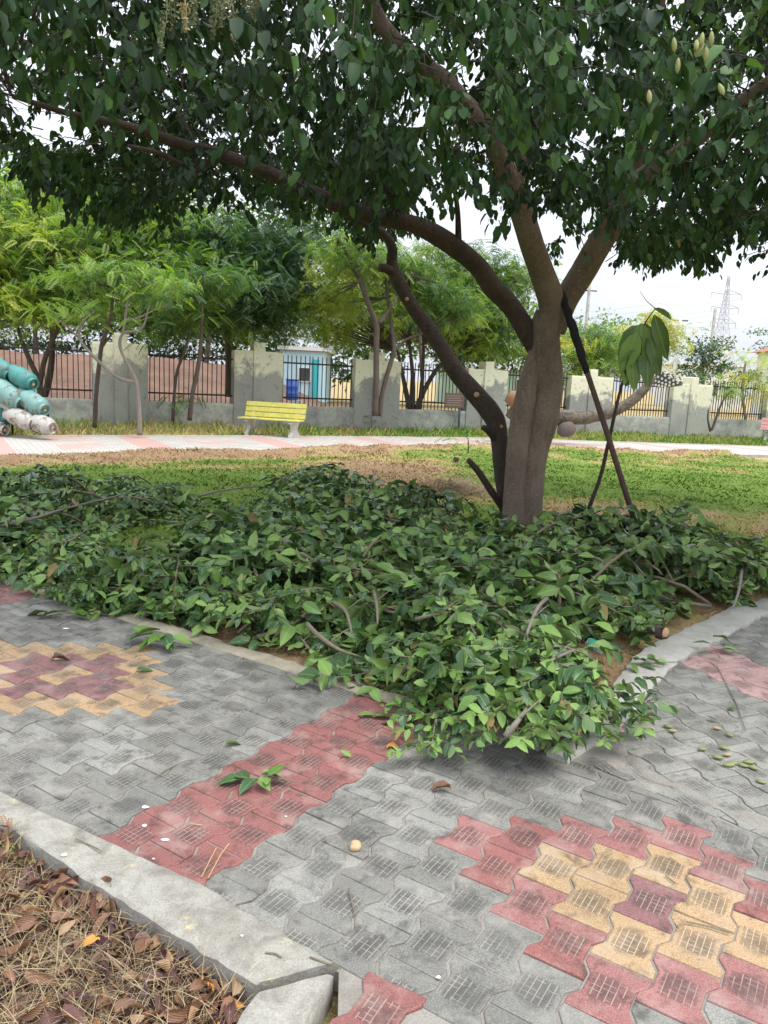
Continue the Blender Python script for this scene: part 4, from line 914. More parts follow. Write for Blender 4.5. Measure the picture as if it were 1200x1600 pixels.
def bg_tree(label, cat, stems, blobs, n, geos, mats, probs, base, bark='bark_bg', scale=1.0, group=None, droop=.3, name='feathery_tree', mask=None):
    """stems: [(image path with Y, widths px)], blobs: [(x, y, Y, rx_px, rz_px, ry_m)]"""
    B = Vector(base) if not isinstance(base, tuple) or len(base) != 3 or base[1] < 100 else gnd(base[0], base[1])
    r = empty(name, (B.x, B.y, 0), 0, label, cat, group); o = Vector((B.x, B.y, 0)); ends = []
    for pts, wd in stems:
        W3 = [at(*p) for p in pts]; rad = [w/2*(p.y)/FPX for p, w in zip(W3, wd)]; P_, R2 = smooth_path(W3, rad, 4)
        mb = MB(); mb.tube([p-o for p in P_], R2, 8, wob=.12, seed=len(pts)); mb.build('trunk' if wd[0] >= 5 else 'limb', MT[bark], r, True); ends += W3[1:]
    E = np.array([tuple(p) for p in ends]) if ends else None
    wts = np.array([b[3]*b[4] for b in blobs], float); wts /= wts.sum(); Ps = []; tw_ = MB()
    for bi, b in enumerate(blobs):
        k = int(n*wts[bi]); c = np.array(tuple(at(b[0], b[1], b[2]))); sx_, sz_ = b[3]*b[2]/FPX, b[4]*b[2]/FPX; sy_ = b[5] if len(b) > 5 else sx_*.8
        # clumps inside the blob, so that light and gaps show between
        nc = max(3, int(k/22)); cc = rb.normal(0, 1, (nc, 3)); cc /= np.linalg.norm(cc, axis=1, keepdims=True); cc *= (rb.random((nc, 1))**.45); cc = c+cc*np.array([sx_, sy_, sz_])
        cs = .16*min(sx_, sz_)+.18; q = cc[rb.integers(0, nc, k)]+rb.normal(0, 1, (k, 3))*np.array([cs*1.2, cs*1.2, cs*.45]); Ps.append(q)
        if E is not None:
            for j in range(0, nc, 2):
                e = E[np.argmin(((E-cc[j])**2).sum(1))]; m_ = (e+cc[j])/2+rb.normal(0, .08, 3)*np.array([1, 1, .5])
                L_0 = np.linalg.norm(e-cc[j]); w0 = min(.035, .008+.008*L_0); tw_.tube([Vector(e)-o, Vector(m_)-o, Vector(cc[j])-o], [w0, w0*.6, w0*.25], 5, cap=False)
    Pn = np.concatenate(Ps); m = len(Pn); ang = rb.uniform(0, 2*math.pi, m); D = np.stack([np.cos(ang), np.sin(ang), rb.normal(-droop, .35, m)], -1); N = np.stack([rb.normal(0, .4, m), rb.normal(0, .4, m), np.ones(m)], -1)
    # colour follows clumps, as young and old growth do
    f = vnoise(Pn[:, 0]*.9+Pn[:, 2]*.7, Pn[:, 1]*.9-Pn[:, 2]*.5, 1.1, 4)*.7+rb.random(m)*.3; qs = np.quantile(f, np.cumsum(probs)[:-1]); MI = np.searchsorted(qs, f)
    scatter('crown', geos, Pn-np.array(o), D, N, rb.uniform(.7, 1.25, m)*scale, rb.integers(0, len(geos), m), [MT[k] for k in mats], MI, r, smooth=False, kind='stuff')
    if tw_.v: q = tw_.build('twig', MT[bark], r); q['kind'] = 'stuff'
    return r
# far filler trees first
bg_tree('tall dark leafy tree rising far behind the wall at the left', 'tree', [([(60, 580, 44), (55, 500, 44), (70, 420, 44)], [8, 6, 4])], [(-30, 430, 44, 130, 110, 3), (110, 420, 46, 110, 110, 3), (30, 310, 46, 130, 70, 3), (170, 300, 46, 110, 60, 3)], 11000, LFB, ['fern_deep', 'fern_green', 'fern_lime'], [.3, .4, .3], (60, 600), scale=1.5, name='leafy_tree')
bg_tree('dark leafy tree far behind the left half of the wall, next to the blue house', 'tree', [([(320, 590, 42), (330, 500, 42), (340, 440, 42)], [8, 7, 4])], [(270, 450, 44, 110, 110, 3), (400, 430, 46, 110, 110, 3), (470, 420, 46, 80, 120, 3), (360, 520, 44, 90, 40, 2), (200, 500, 45, 100, 50, 2), (300, 340, 45, 110, 50, 3), (430, 350, 46, 110, 50, 3), (540, 380, 46, 70, 40, 3)], 12000, LFB, ['fern_deep', 'fern_green', 'fern_lime'], [.35, .4, .25], (320, 600), scale=1.5, name='leafy_tree')
bg_tree('green tree far behind the middle of the wall between blue house and shade tree', 'tree', [([(660, 590, 46), (655, 520, 46), (640, 460, 46)], [7, 6, 4])], [(590, 470, 48, 90, 80, 3), (700, 480, 50, 90, 70, 3), (790, 500, 50, 60, 60, 3), (560, 540, 52, 60, 30, 2), (700, 550, 52, 130, 34, 2), (800, 545, 52, 80, 34, 2), (850, 520, 52, 60, 30, 2)], 9500, LFB, ['fern_deep', 'fern_green', 'fern_lime'], [.25, .4, .35], (660, 600), scale=1.5, name='leafy_tree')
bg_tree('round dark green tree in the distance left of the pylon', 'tree', [([(1098, 600, 70), (1098, 550, 70)], [5, 4])], [(1100, 548, 70, 34, 34, 3), (1082, 562, 70, 22, 22, 3), (1125, 572, 70, 24, 16, 3)], 1100, LFB, ['fern_deep', 'fern_green'], [.7, .3], (1098, 625), scale=1.6, name='leafy_tree')
bg_tree('hazy mid green tree in the distance behind the prop pole', 'tree', [([(950, 600, 75), (950, 530, 75)], [5, 4])], [(950, 515, 75, 50, 32, 3), (905, 530, 75, 36, 36, 3), (1010, 535, 75, 46, 24, 3), (975, 560, 75, 80, 24, 3)], 1700, LFB, ['fern_green', 'fern_lime'], [.7, .3], (950, 625), scale=1.7, name='leafy_tree')
bg_tree('low green shrubbery in the distance at the right edge below the tiled roof', 'shrub', [], [(1165, 590, 60, 60, 16, 3), (1080, 592, 60, 60, 14, 3), (1190, 530, 80, 20, 22, 3)], 900, LFB, ['fern_deep', 'fern_green'], [.6, .4], (1165, 640), scale=1.3, name='shrub')
bg_tree('row of low dark shrubs along the top of the red earth bank', 'shrubs', [], [(-20, 540, 47, 60, 22, 1.5), (60, 543, 47, 60, 20, 1.5), (150, 545, 47, 60, 20, 1.5), (240, 546, 47, 60, 20, 1.5), (330, 546, 47, 60, 20, 1.5), (410, 540, 47, 50, 24, 1.5), (470, 560, 50, 70, 34, 1.5), (540, 575, 52, 60, 24, 1.5)], 3200, LFB, ['fern_deep', 'fern_green'], [.5, .5], (200, 600), scale=1.4, name='shrub_row')
# nearer trees
bg_tree('yellow-green feathery tree with dark stems behind the leftmost railing', 'tree', [([(60, 640, 21), (62, 600, 21), (45, 560, 21), (30, 520, 21), (20, 470, 21)], [10, 9, 8, 6, 4]), ([(62, 600, 21), (72, 555, 21), (95, 500, 21), (100, 440, 21)], [9, 8, 6, 4]), ([(58, 650, 22), (75, 600, 22), (82, 540, 22), (78, 470, 22)], [12, 11, 9, 6])],
        [(0, 420, 21.5, 90, 80, 2), (90, 400, 22, 90, 75, 2), (170, 380, 22, 80, 60, 2), (40, 480, 21, 80, 40, 1.6), (130, 470, 21.5, 80, 45, 1.6), (-60, 380, 22, 80, 90, 2), (60, 330, 23, 100, 50, 2), (170, 320, 23, 90, 40, 2), (240, 350, 23, 70, 50, 2)], 11000, FR, ['fern_yellow', 'fern_lime', 'fern_green'], [.42, .38, .20], (60, 655), scale=1.05)
bg_tree('dense dark green feathery tree overhanging the second railing', 'tree', [([(358, 620, 25), (358, 560, 25), (352, 500, 24), (340, 440, 24)], [14, 12, 10, 6]), ([(352, 500, 24), (300, 470, 23.5), (260, 440, 23)], [9, 6, 4]), ([(352, 510, 24), (400, 470, 24), (430, 430, 24)], [8, 6, 4])],
        [(300, 430, 22, 80, 60, 1.8), (390, 430, 22.5, 80, 60, 1.8), (440, 460, 23, 50, 60, 1.5), (270, 490, 22, 70, 36, 1.5), (370, 490, 22, 90, 40, 1.6), (330, 370, 23, 100, 40, 2), (440, 390, 24, 60, 40, 2)], 10000, FR, ['fern_deep', 'fern_green', 'fern_lime'], [.30, .45, .25], (358, 660))
bg_tree('forked twin-stemmed feathery tree in front of the wall right of the bench', 'tree', [([(586, 650, 21), (588, 600, 21), (588, 540, 21), (588, 505, 21), (576, 478, 21), (562, 440, 21), (545, 405, 21), (530, 370, 21)], [10, 9, 9, 9, 7, 6, 5, 3]), ([(588, 505, 21), (575, 470, 20.8), (568, 440, 20.8), (556, 415, 20.8)], [6, 5, 4, 3]), ([(592, 505, 21), (604, 490, 21.2), (622, 462, 21.4), (640, 430, 21.5)], [7, 6, 5, 3]), ([(592, 650, 21.3), (598, 610, 21.3), (612, 562, 21.4), (616, 545, 21.4), (611, 505, 21.5), (606, 465, 21.5), (602, 420, 21.5)], [8, 7, 7, 7, 6, 5, 3]), ([(616, 548, 21.4), (635, 530, 21.5), (658, 522, 21.5)], [5, 4, 3])],
        [(540, 400, 21.5, 50, 34, 1.6), (600, 400, 22, 60, 34, 1.6), (520, 470, 22.5, 46, 34, 1.4), (650, 440, 22.5, 60, 30, 1.5), (700, 480, 22.5, 60, 34, 1.4)], 3400, FR, ['fern_yellow', 'fern_lime', 'fern_green'], [.22, .45, .33], (588, 655))
bg_tree('lime green feathery tree with many thin stems behind the wall left of the shade tree', 'tree', [([(640, 640, 25.5), (632, 600, 25.5), (622, 550, 25.5)], [9, 7, 4]), ([(644, 640, 25.5), (645, 590, 25.5), (640, 540, 25.5)], [9, 7, 4]), ([(650, 640, 25.5), (668, 600, 25.5), (690, 568, 25.5), (720, 545, 25.5)], [9, 7, 6, 4]), ([(655, 645, 25.5), (660, 590, 25.5), (662, 540, 25.5)], [8, 6, 4])],
        [(640, 480, 26, 80, 44, 2), (730, 470, 26, 80, 50, 2), (540, 460, 27, 70, 50, 2), (760, 530, 26, 70, 36, 1.6), (700, 420, 27, 90, 40, 2), (520, 510, 27, 50, 26, 1.6), (790, 440, 27, 50, 50, 2)], 8500, FR, ['fern_yellow', 'fern_lime', 'fern_green'], [.30, .42, .28], (645, 660), scale=1.1)
bg_tree('golden yellow leaved tree beyond the wall right of the prop pole', 'tree', [([(1010, 610, 36), (1012, 560, 36), (1020, 520, 36)], [4, 4, 3])], [(1000, 545, 36, 60, 32, 2), (1040, 520, 36, 34, 26, 2), (960, 560, 36, 50, 28, 2), (1030, 500, 36, 24, 16, 1)], 1900, FRB, ['fern_gold', 'fern_lime', 'fern_green'], [.55, .30, .15], (1010, 625), scale=.8)
bg_tree('green feathery tree beyond the wall just right of the shade tree trunk', 'tree', [([(905, 620, 34), (905, 570, 34), (915, 530, 34)], [5, 4, 3])], [(900, 535, 34, 46, 36, 2), (950, 540, 34, 44, 30, 2), (880, 580, 34, 30, 30, 1.5), (925, 575, 34, 40, 22, 1.5)], 2000, FRB, ['fern_gold', 'fern_lime', 'fern_green'], [.15, .50, .35], (905, 628), scale=.75)
bg_tree('small sparse yellow-leaved tree beyond the rightmost railing', 'tree', [([(1165, 655, 30), (1160, 610, 30), (1165, 565, 30)], [5, 4, 3]), ([(1160, 612, 30), (1180, 580, 30)], [3, 2])], [(1160, 580, 30, 36, 30, 1.2), (1190, 600, 30, 24, 24, 1), (1140, 605, 30, 20, 18, .8), (1200, 560, 30, 20, 20, .8)], 520, FRB, ['fern_gold', 'fern_lime', 'fern_yellow'], [.35, .35, .30], (1165, 662), scale=.5, bark='bark_pale')
bg_tree('slender brown-stemmed young tree in front of the second pillar from the left', 'young tree', [([(148, 668, 17.8), (150, 620, 17.8), (155, 570, 17.8), (160, 535, 17.8), (172, 500, 17.8), (177, 450, 17.8), (180, 420, 17.8)], [8, 7, 7, 7, 6, 4, 2]), ([(158, 545, 17.8), (170, 528, 17.8), (185, 510, 17.8)], [4, 3, 2])], [(180, 420, 17.8, 50, 20, .8), (120, 430, 17.8, 40, 24, .8), (230, 430, 17.8, 40, 18, .8)], 520, FR, ['fern_lime', 'fern_green'], [.5, .5], (148, 668), name='young_tree')
bg_tree('crooked pale-barked sapling with two bent stems growing by the path', 'sapling', [([(218, 680, 17.0), (218, 650, 17), (216, 620, 17), (213, 597, 17), (203, 575, 17), (192, 555, 17), (187, 537, 17), (192, 521, 17), (205, 518, 17), (218, 515, 17), (226, 505, 17), (232, 480, 17)], [8, 7, 6, 6, 5, 5, 5, 4.5, 4, 4, 3, 2]), ([(213, 597, 17), (195, 594, 17), (180, 587, 17), (160, 570, 17), (140, 550, 17), (126, 532, 17), (124, 515, 17), (132, 500, 17), (147, 487, 17)], [6, 5, 5, 5, 5, 4, 4, 3, 2]), ([(192, 521, 17), (197, 490, 17), (203, 455, 17), (210, 440, 17), (230, 442, 17)], [4, 4, 3, 2, 2]), ([(197, 500, 17), (215, 497, 17), (240, 485, 17), (265, 475, 17)], [3, 3, 2, 2]), ([(126, 532, 17), (105, 510, 17), (85, 495, 17), (70, 475, 17)], [3, 3, 2, 1.5])],
        [(210, 425, 17, 40, 10, .5), (240, 470, 17, 34, 18, .5), (150, 480, 17, 30, 10, .4), (90, 490, 17, 30, 14, .4), (200, 500, 17, 20, 12, .4), (265, 440, 17, 40, 14, .5), (215, 455, 17, 24, 8, .4)], 330, FR, ['fern_lime', 'fern_green'], [.6, .4], (218, 680), bark='bark_pale', name='sapling', scale=.9)
bg_tree('thin leaning brown tree in front of the railing left of the yellow bench', 'young tree', [([(296, 657, 19.2), (300, 620, 19.2), (310, 570, 19.2), (315, 520, 19.2), (316, 470, 19.2), (318, 430, 19.2)], [8, 7, 7, 5, 4, 3])], [(300, 450, 19.5, 50, 30, .8), (350, 440, 19.5, 40, 24, .8), (270, 470, 19.5, 36, 18, .8)], 620, FR, ['fern_green', 'fern_lime'], [.7, .3], (296, 657), name='young_tree')
bg_tree('darker thin young tree leaning right left of the yellow bench', 'young tree', [([(270, 658, 19.6), (272, 620, 19.6), (277, 580, 19.6), (290, 545, 19.6), (298, 510, 19.6)], [6, 5, 5, 4, 3])], [(290, 500, 19.6, 30, 16, .6), (250, 528, 19.6, 24, 12, .5), (280, 622, 19.6, 16, 5, .3)], 260, FR, ['fern_green', 'fern_lime'], [.7, .3], (270, 658), name='young_tree')
bg_tree('thin bent dark sapling in front of the rightmost railing', 'sapling', [([(1112, 672, 27), (1120, 650, 27), (1130, 625, 27), (1142, 612, 27)], [4, 4, 3, 2]), ([(1110, 674, 27.1), (1106, 655, 27.1), (1107, 640, 27.1)], [4, 3, 2])], [(1142, 608, 27, 14, 5, .4)], 26, FR, ['fern_lime', 'fern_green'], [.5, .5], (1112, 676), name='sapling')
def small_plant(label, x, yb, yt, w, n, mats, Y=None, sc=.6, name='small_plant', cat='plant'):
    g_ = gnd(x, yb); Y = g_.y
    return bg_tree(label, cat, [([(x, yb, Y), (x+1, (yb+yt)/2, Y), (x, yt+4, Y)], [2.2, 1.8, 1.2])], [(x, yt+(yb-yt)*.3, Y, w, (yb-yt)*.3, .2)], n, FR, mats, [1/len(mats)]*len(mats), (x, yb), scale=sc, name=name, droop=.1)
small_plant('small bright green shrub at the foot of the wall by the twin-stemmed tree', 582, 672, 642, 13, 60, ['fern_lime', 'fern_green'], sc=.85)
small_plant('young feathery plant on the near edge of the far path left of the trunk', 731, 712, 680, 7, 30, ['fern_lime', 'fern_green'], sc=.5)
small_plant('tiny green weed beside the yellow bench', 270, 672, 650, 8, 20, ['fern_lime'], sc=.6)
small_plant('weed growing through the railing behind the tap', 706, 672, 655, 7, 18, ['fern_lime', 'fern_green'], sc=.6)

# ------------------------------------------------------------------ buildings, poles and the pylon beyond the wall
MT['blue_wall'] = mat_simple('pale_blue_wall', (.50, .68, .74), .9, .12, .7, world=True); MT['white_wall'] = mat_simple('white_wall', (.72, .72, .68), .9, .12, .7, world=True)
MT['teal_paint'] = mat_simple('teal_paint', (.05, .42, .46), .6, .15, 2); MT['dark_glass'] = mat_simple('dark_window', (.05, .06, .07), .25, .2, 2); MT['roof_tile'] = mat_simple('roof_tile', (.38, .15, .10), .85, .3, 3)
MT['green_wall'] = mat_simple('faded_green_wall', (.30, .42, .33), .9, .2, .8, world=True)
def house(label, x0, x1, ytop, Y, wallm, depth=6, roof=None, wins=(), teal=()):
    a, b = at(x0, 600, Y), at(x1, 600, Y); zt = at((x0+x1)/2, ytop, Y).z; L = b.x-a.x; r = empty('house', ((a.x+b.x)/2, Y, 0), 0, label, 'house')
    MB().box((0, depth/2, zt/2-.1), (L, depth, zt+.2)).build('wall', wallm, r)
    if roof:
        mb = MB(); h = roof; e = .5; mb.add([(-L/2-e, -e, zt), (L/2+e, -e, zt), (L/2+e, depth+e, zt), (-L/2-e, depth+e, zt), (-L/2+1, depth/2, zt+h), (L/2-1, depth/2, zt+h)], [(0, 1, 5, 4), (2, 3, 4, 5), (1, 2, 5), (3, 0, 4), (3, 2, 1, 0)]); mb.build('roof', MT['roof_tile'], r)
    else: MB().box((0, depth/2, zt+.12), (L+.5, depth+.5, .2)).build('roof', MT['white_wall'], r)
    for (u, z, w_, h_) in wins:
        f_ = MB().box((u*L/2, -.04, z), (w_+.16, .08, h_+.16)).build('window', MT['white_wall'], r); MB().box((u*L/2, -.09, z), (w_, .03, h_)).build('pane', MT['dark_glass'], f_)
    for (u, z, w_, h_) in teal: MB().box((u*L/2, -.06, z), (w_, .12, h_)).build('door', MT['teal_paint'], r)
house('pale blue and white house with turquoise strips seen over the railing behind the bench', 440, 505, 548, 44, MT['blue_wall'], 6, None, [(.1, 1.6, .6, .7)], [(.6, 1.25, .4, 2.4)])
house('white house with red tiled roof at the right edge of the picture', 1215, 1300, 550, 62, MT['white_wall'], 4, .7, [(-.6, 2.2, .8, 1.2)])
house('low white building with flat roof in the distance right of the shade tree', 1060, 1160, 572, 90, MT['white_wall'], 8, None, [(-.5, 2.0, 1, 1), (.1, 2.0, 1, 1), (.6, 2, 1, 1)])
house('long faded green and white shed behind the trunk of the shade tree', 690, 860, 578, 58, MT['green_wall'], 6, None, [(-.5, 1.6, 1, .8), (.5, 1.6, 1, .8)])
g = at(457, 600, 37); mb = MB(); mb.lathe([(.28, 0), (.30, .02), (.30, .30), (.31, .32), (.30, .34), (.30, .62), (.31, .64), (.30, .66), (.30, .92), (.27, .95), (.02, .95)], 20)
dr = empty('water_drum', (g.x, 37, .35), 0, 'blue plastic drum standing in front of the blue house beyond the railing', 'drum'); mb.build('drum_body', mat_simple('blue_plastic', (.03, .09, .35), .4, .1), dr, True); m2 = MB(); m2.lathe([(.31, .93), (.32, .95), (.32, .99), (.30, 1.0), (.01, 1.0)], 20); m2.build('lid', mat_simple('blue_lid', (.02, .06, .25), .4, .1), dr, True)
MB().box((0, 0, -.2), (.9, .9, .4)).build('plinth', MT['plinth'], dr)
def pole(label, x, yt, Y, w, mat, cross=None, name='utility_pole'):
    p = at(x, yt, Y); r = empty(name, (p.x, Y, 0), 0, label, 'pole'); MB().tube([(0, 0, -.3), (0, 0, p.z*.5), (0, 0, p.z)], [w, w*.85, w*.7], 10).build('shaft', mat, r, True)
    if cross: MB().box((0, 0, p.z-cross), (1.4, .08, .1)).build('crossarm', MT['iron'], r)
    for sx in ((-.6, 0, .6) if cross else ()): MB().lathe([(.03, 0), (.05, .05), (.03, .12), (.001, .14)], 8, Matrix.Translation((sx, 0, p.z-cross+.05))).build('insulator', MT['white_wall'], r)
pole('pale concrete utility pole beyond the wall left of the pylon', 1064, 490, 70, .22, MT['white_wall'], .6)
pole('grey utility pole in the distance between the two right limbs of the shade tree', 922, 440, 72, .20, MT['plinth'], .8)
pole('short grey pole in the distance against the pylon', 1118, 482, 110, .3, MT['plinth'])
MT['galv'] = mat_simple('galvanised_steel', (.50, .52, .55), .5, .08, 1, .2)  # pale sky grey; the pylon's haze is painted into this colour
def pylon(label, x, yt, Y, k=1.0):
    top = at(x, yt, Y); r = empty('power_pylon', (top.x, Y, 0), R_(14), label, 'pylon'); Hh = top.z; hw = lambda z: max(.25, (4.2*(1-z/Hh/.62)+1.0) if z < Hh*.62 else 1.0*(1-(z/Hh-.62)/.38)+.12)*k
    T = .11; lev = [0, .16, .30, .42, .52, .60, .66, .72, .78, .84, .90, 1.0]; corners = [(1, 1), (-1, 1), (-1, -1), (1, -1)]
    for cx, cy in corners:
        MB().tube([(cx*hw(f*Hh), cy*hw(f*Hh), f*Hh) for f in lev], T, 5).build('leg', MT['galv'], r)
    mb = MB()
    for i in range(len(lev)-1):
        z0, z1 = lev[i]*Hh, lev[i+1]*Hh
        for q in range(4):
            a, b = corners[q], corners[(q+1) % 4]
            mb.tube([(a[0]*hw(z0), a[1]*hw(z0), z0), (b[0]*hw(z1), b[1]*hw(z1), z1)], T*.6, 4); mb.tube([(b[0]*hw(z0), b[1]*hw(z0), z0), (a[0]*hw(z1), a[1]*hw(z1), z1)], T*.6, 4)
            mb.tube([(a[0]*hw(z1), a[1]*hw(z1), z1), (b[0]*hw(z1), b[1]*hw(z1), z1)], T*.6, 4)
    mb.build('bracing', MT['galv'], r)
    for f, w_, sx in ((.86, 5.2, -1), (.86, 5.2, 1), (.75, 4.7, -1), (.75, 4.7, 1), (.63, 4.3, -1), (.63, 4.3, 1)):
        z = f*Hh; mb = MB()
        if True:
            tip = (sx*w_*k, 0, z+.2)
            for cy in (-1, 1):
                mb.tube([(sx*hw(z), cy*hw(z), z), tip], T*.8, 4); mb.tube([(sx*hw(z), cy*hw(z), z+1.4*k), tip], T*.8, 4)
            mb.tube([tip, (tip[0], 0, z-1.3)], T*1.0, 5)
        mb.build('crossarm', MT['galv'], r)
    return r, Hh
PY, PH = pylon('tall lattice power pylon on the horizon at the right', 1139, 432, 235)
PY2, PH2 = pylon('smaller fainter lattice pylon just right of the tall one', 1160, 545, 420, .8) if False else (None, 0)
# power lines from the pylon
mb = MB()
for f, w_ in ((.86, 5.2), (.75, 4.7), (.63, 4.3)):
    for sx in (-1, 1):
        c_, s_ = math.cos(R_(14)), math.sin(R_(14)); a = Vector((PY.location.x+sx*w_*c_, PY.location.y+sx*w_*s_, f*PH-1.1))
        for e in (Vector((-260, 160, 3)), Vector((240, -80, 2))):
            b = a+e; pts = [a.lerp(b, q/14)-Vector((0, 0, 11*4*(q/14)*(1-q/14))) for q in range(15)]; mb.tube(pts, .045, 3, cap=False)
tag(mb.build('power_line', MT['galv']), 'thin power lines hanging from the pylon across the pale sky', 'power lines')

# ------------------------------------------------------------------ log sculpture, sign, cylinders
t = NT('peeling_log'); P = t.pos(); n1 = t.noise(3.5, 6, .7, P, .6); n2 = t.noise(18, 4, .7, P)
c = t.ramp(n1, [(.30, (.07, .06, .055)), (.42, (.09, .075, .06)), (.50, (.17, .135, .09)), (.60, (.05, .04, .03)), (.72, (.15, .135, .115))]); c = t.mix(.5, c, t.ramp(n2, [(.3, (.6,)*3), (.7, (1.3,)*3)]), 'MULTIPLY'); t.base(c); t.rough(.8); t.bump(n2, .02); MT['log'] = t.m
MT['log_end'] = mat_simple('sawn_end', (.13, .10, .085), .85, .25, 9); MT['log_inside'] = mat_simple('brown_inside', (.26, .14, .08), .85, .3, 9)
Yl = 21.5; g = gnd(885, 690)
lr = empty('curved_log', (g.x, Yl, 0), 0, 'long curved peeling log with upturned end lying beyond the path behind the shade tree', 'log'); o = Vector((g.x, Yl, 0))
W3 = [at(x, y, Y) for x, y, Y in [(796, 640, 21.3), (815, 650, 21.3), (850, 655, 21.4), (885, 652, 21.4), (905, 653, 21.5), (930, 650, 21.5), (960, 642, 21.5), (985, 628, 21.5), (1005, 610, 21.5), (1022, 588, 21.5)]]
rad = [w/2*21.5/FPX for w in (22, 25, 24, 23, 21, 19, 18, 16, 15, 10)]; P_, R2 = smooth_path(W3, rad, 5); mb = MB(); mb.tube([p-o for p in P_], R2, 14, wob=.16, seed=3); mb.build('log_body', MT['log'], lr, True)
W3 = [at(x, y, Y) for x, y, Y in [(793, 618, 21.0), (808, 626, 21.0), (830, 634, 21.1)]]; P_, R2 = smooth_path(W3, [w/2*21/FPX for w in (18, 26, 30)], 4); mb = MB(); mb.tube([p-o for p in P_], R2, 12, wob=.15, seed=5); mb.build('hollow_end', MT['log_inside'], lr, True)
c = at(885, 671, 21.0)-o; mb = MB(); mb.lathe([(.17, -.30), (.20, -.26), (.205, .22), (.19, .28), (.01, .29)], 18, Matrix.Translation(c) @ Matrix.Rotation(R_(84), 4, 'X') @ Matrix.Rotation(0, 4, 'Y')); mb.build('support_block', MT['log_end'], lr, True)
c0, c1, c2, c3 = [at(x, y, 21.45)-o for x, y in ((1010, 604), (1024, 574), (1068, 602), (1040, 606))]; th = Vector((0, .03, 0))
mb = MB(); mb.add([c0, c1, c2, c3, c0+th, c1+th, c2+th, c3+th], [(3, 2, 1, 0), (4, 5, 6, 7), (0, 1, 5, 4), (1, 2, 6, 5), (2, 3, 7, 6), (3, 0, 4, 7)]); pn_ = mb.build('dotted_panel', mat_simple('dark_panel', (.05, .05, .05), .6), lr)
mb = MB(); dm = mat_simple('pale_dot', (.55, .52, .45), .7)
for a in range(6):
    for b in range(4):
        p = c1.lerp(c2, (a+.5)/6.5).lerp(c0.lerp(c3, (a+.5)/6.5), (b+.4)/4); mb.lathe([(.035, 0), (.03, .012), (.001, .014)], 8, Matrix.Translation(p-Vector((0, .002, 0))) @ Matrix.Rotation(R_(90), 4, 'X'))
mb.build('dot', dm, pn_)
g = gnd(716, 676); sr = empty('park_sign', (g.x, g.y, 0), R_(18), 'small brown notice board on a blue post in front of the wall', 'sign')
MB().tube([(0, 0, -.1), (0, 0, 1.3)], .035, 10).build('post', mat_simple('blue_grey_paint', (.10, .12, .20), .5), sr, True)
bd = bevel(MB().box((-.22, -.04, 1.0), (.66, .03, .46)).build('board', mat_simple('brown_board', (.16, .095, .075), .6), sr), .008)
mb = MB(); rs_ = random.Random(4)
for k in range(5): mb.box((-.22+rs_.uniform(-.03, .03), -.058, 1.14-.07*k), (.50-.05*(k % 2), .003, .014))
mb.build('faded_lettering', mat_simple('faded_white', (.42, .36, .33), .7), bd)
g = gnd(701, 672); tp = empty('garden_tap', (g.x, g.y, 0), 0, 'thin grey standpipe with a bent tap in front of the wall beside the sign', 'tap')
MB().tube([(0, 0, -.05), (0, 0, .32), (.03, 0, .36), (.16, 0, .38), (.20, 0, .34)], .022, 8).build('pipe', MT['galv'], tp, True); mb = MB(); mb.tube([(.10, -.06, .44), (.10, .06, .44)], .012, 6); mb.tube([(.10, 0, .37), (.10, 0, .44)], .01, 6); mb.build('handle', MT['iron'], tp)
t = NT('worn_teal'); oj = t.obj(); n1 = t.noise(6, 6, .7, oj); n2 = t.noise(25, 4, .7, oj)
def cyl_mat(name, c, rust=.62):
    t = NT(name); oj = t.obj(); n1 = t.noise(5, 6, .7, oj); n2 = t.noise(22, 4, .7, oj)
    k = t.mix(n2, C3(c, .7), C3(c, 1.25)); k = t.mix(t.ramp(n1, [(rust-.04, (0,)*3), (rust+.04, (.9,)*3)]), k, (.16, .10, .07)); t.base(k); t.rough(.45); t.bump(n2, .004); return t.m
CT = [cyl_mat('teal_steel', (.06, .27, .25), .57), cyl_mat('pale_teal_steel', (.20, .38, .35), .57), cyl_mat('white_steel', (.50, .48, .44), .55), cyl_mat('dark_teal_steel', (.05, .22, .22))]
def gas_cyl(label, xa, ya, xb, yb, rpx, m, Y=16.3, dY=.25):
    a, b = at(xa, ya, Y), at(xb, yb, Y-dY); r_ = rpx*Y/FPX; L = (b-a).length; q = (b-a).to_track_quat('Z', 'Y')
    r = empty('gas_cylinder', tuple(a), 0, label, 'gas cylinder', 'pile of old gas cylinders'); r.rotation_euler = q.to_euler()
    mb = MB(); prof = [(.001, 0), (r_*.5, .012), (r_*.8, .05), (r_*.96, .10), (r_, .16), (r_, L*.46), (r_*1.03, L*.48), (r_*1.03, L*.52), (r_, L*.54), (r_, L-.13), (r_*.95, L-.08), (r_*.78, L-.035), (r_*.5, L-.01), (.001, L)]
    mb.lathe(prof, 22, cap=False); mb.build('body', m, r, True)
    rg_ = MB(); rg_.lathe([(r_*.62, L-.05), (r_*.66, L+.05), (r_*.60, L+.05), (r_*.56, L-.05)], 20, cap=False); rg_.build('collar', m, r, True)
    vl = MB(); vl.lathe([(.03, L-.02), (.03, L+.05), (.018, L+.06), (.001, L+.06)], 10); vl.build('valve', MT['cut_wood'], r, True)
    ft = MB(); ft.lathe([(r_*.82, .06), (r_*.86, -.04), (r_*.80, -.04), (r_*.76, .05)], 20, cap=False); ft.build('foot_ring', m, r, True)
gas_cyl('bright teal gas cylinder at the top of the pile at the left edge', -22, 562, 14, 586, 15, CT[0])
gas_cyl('teal gas cylinder below the topmost one, its collar facing right', 22, 583, 50, 600, 15, CT[0], 16.1)
gas_cyl('dark teal gas cylinder wedged in the middle of the pile', 2, 590, 26, 604, 12, CT[3], 16.6)
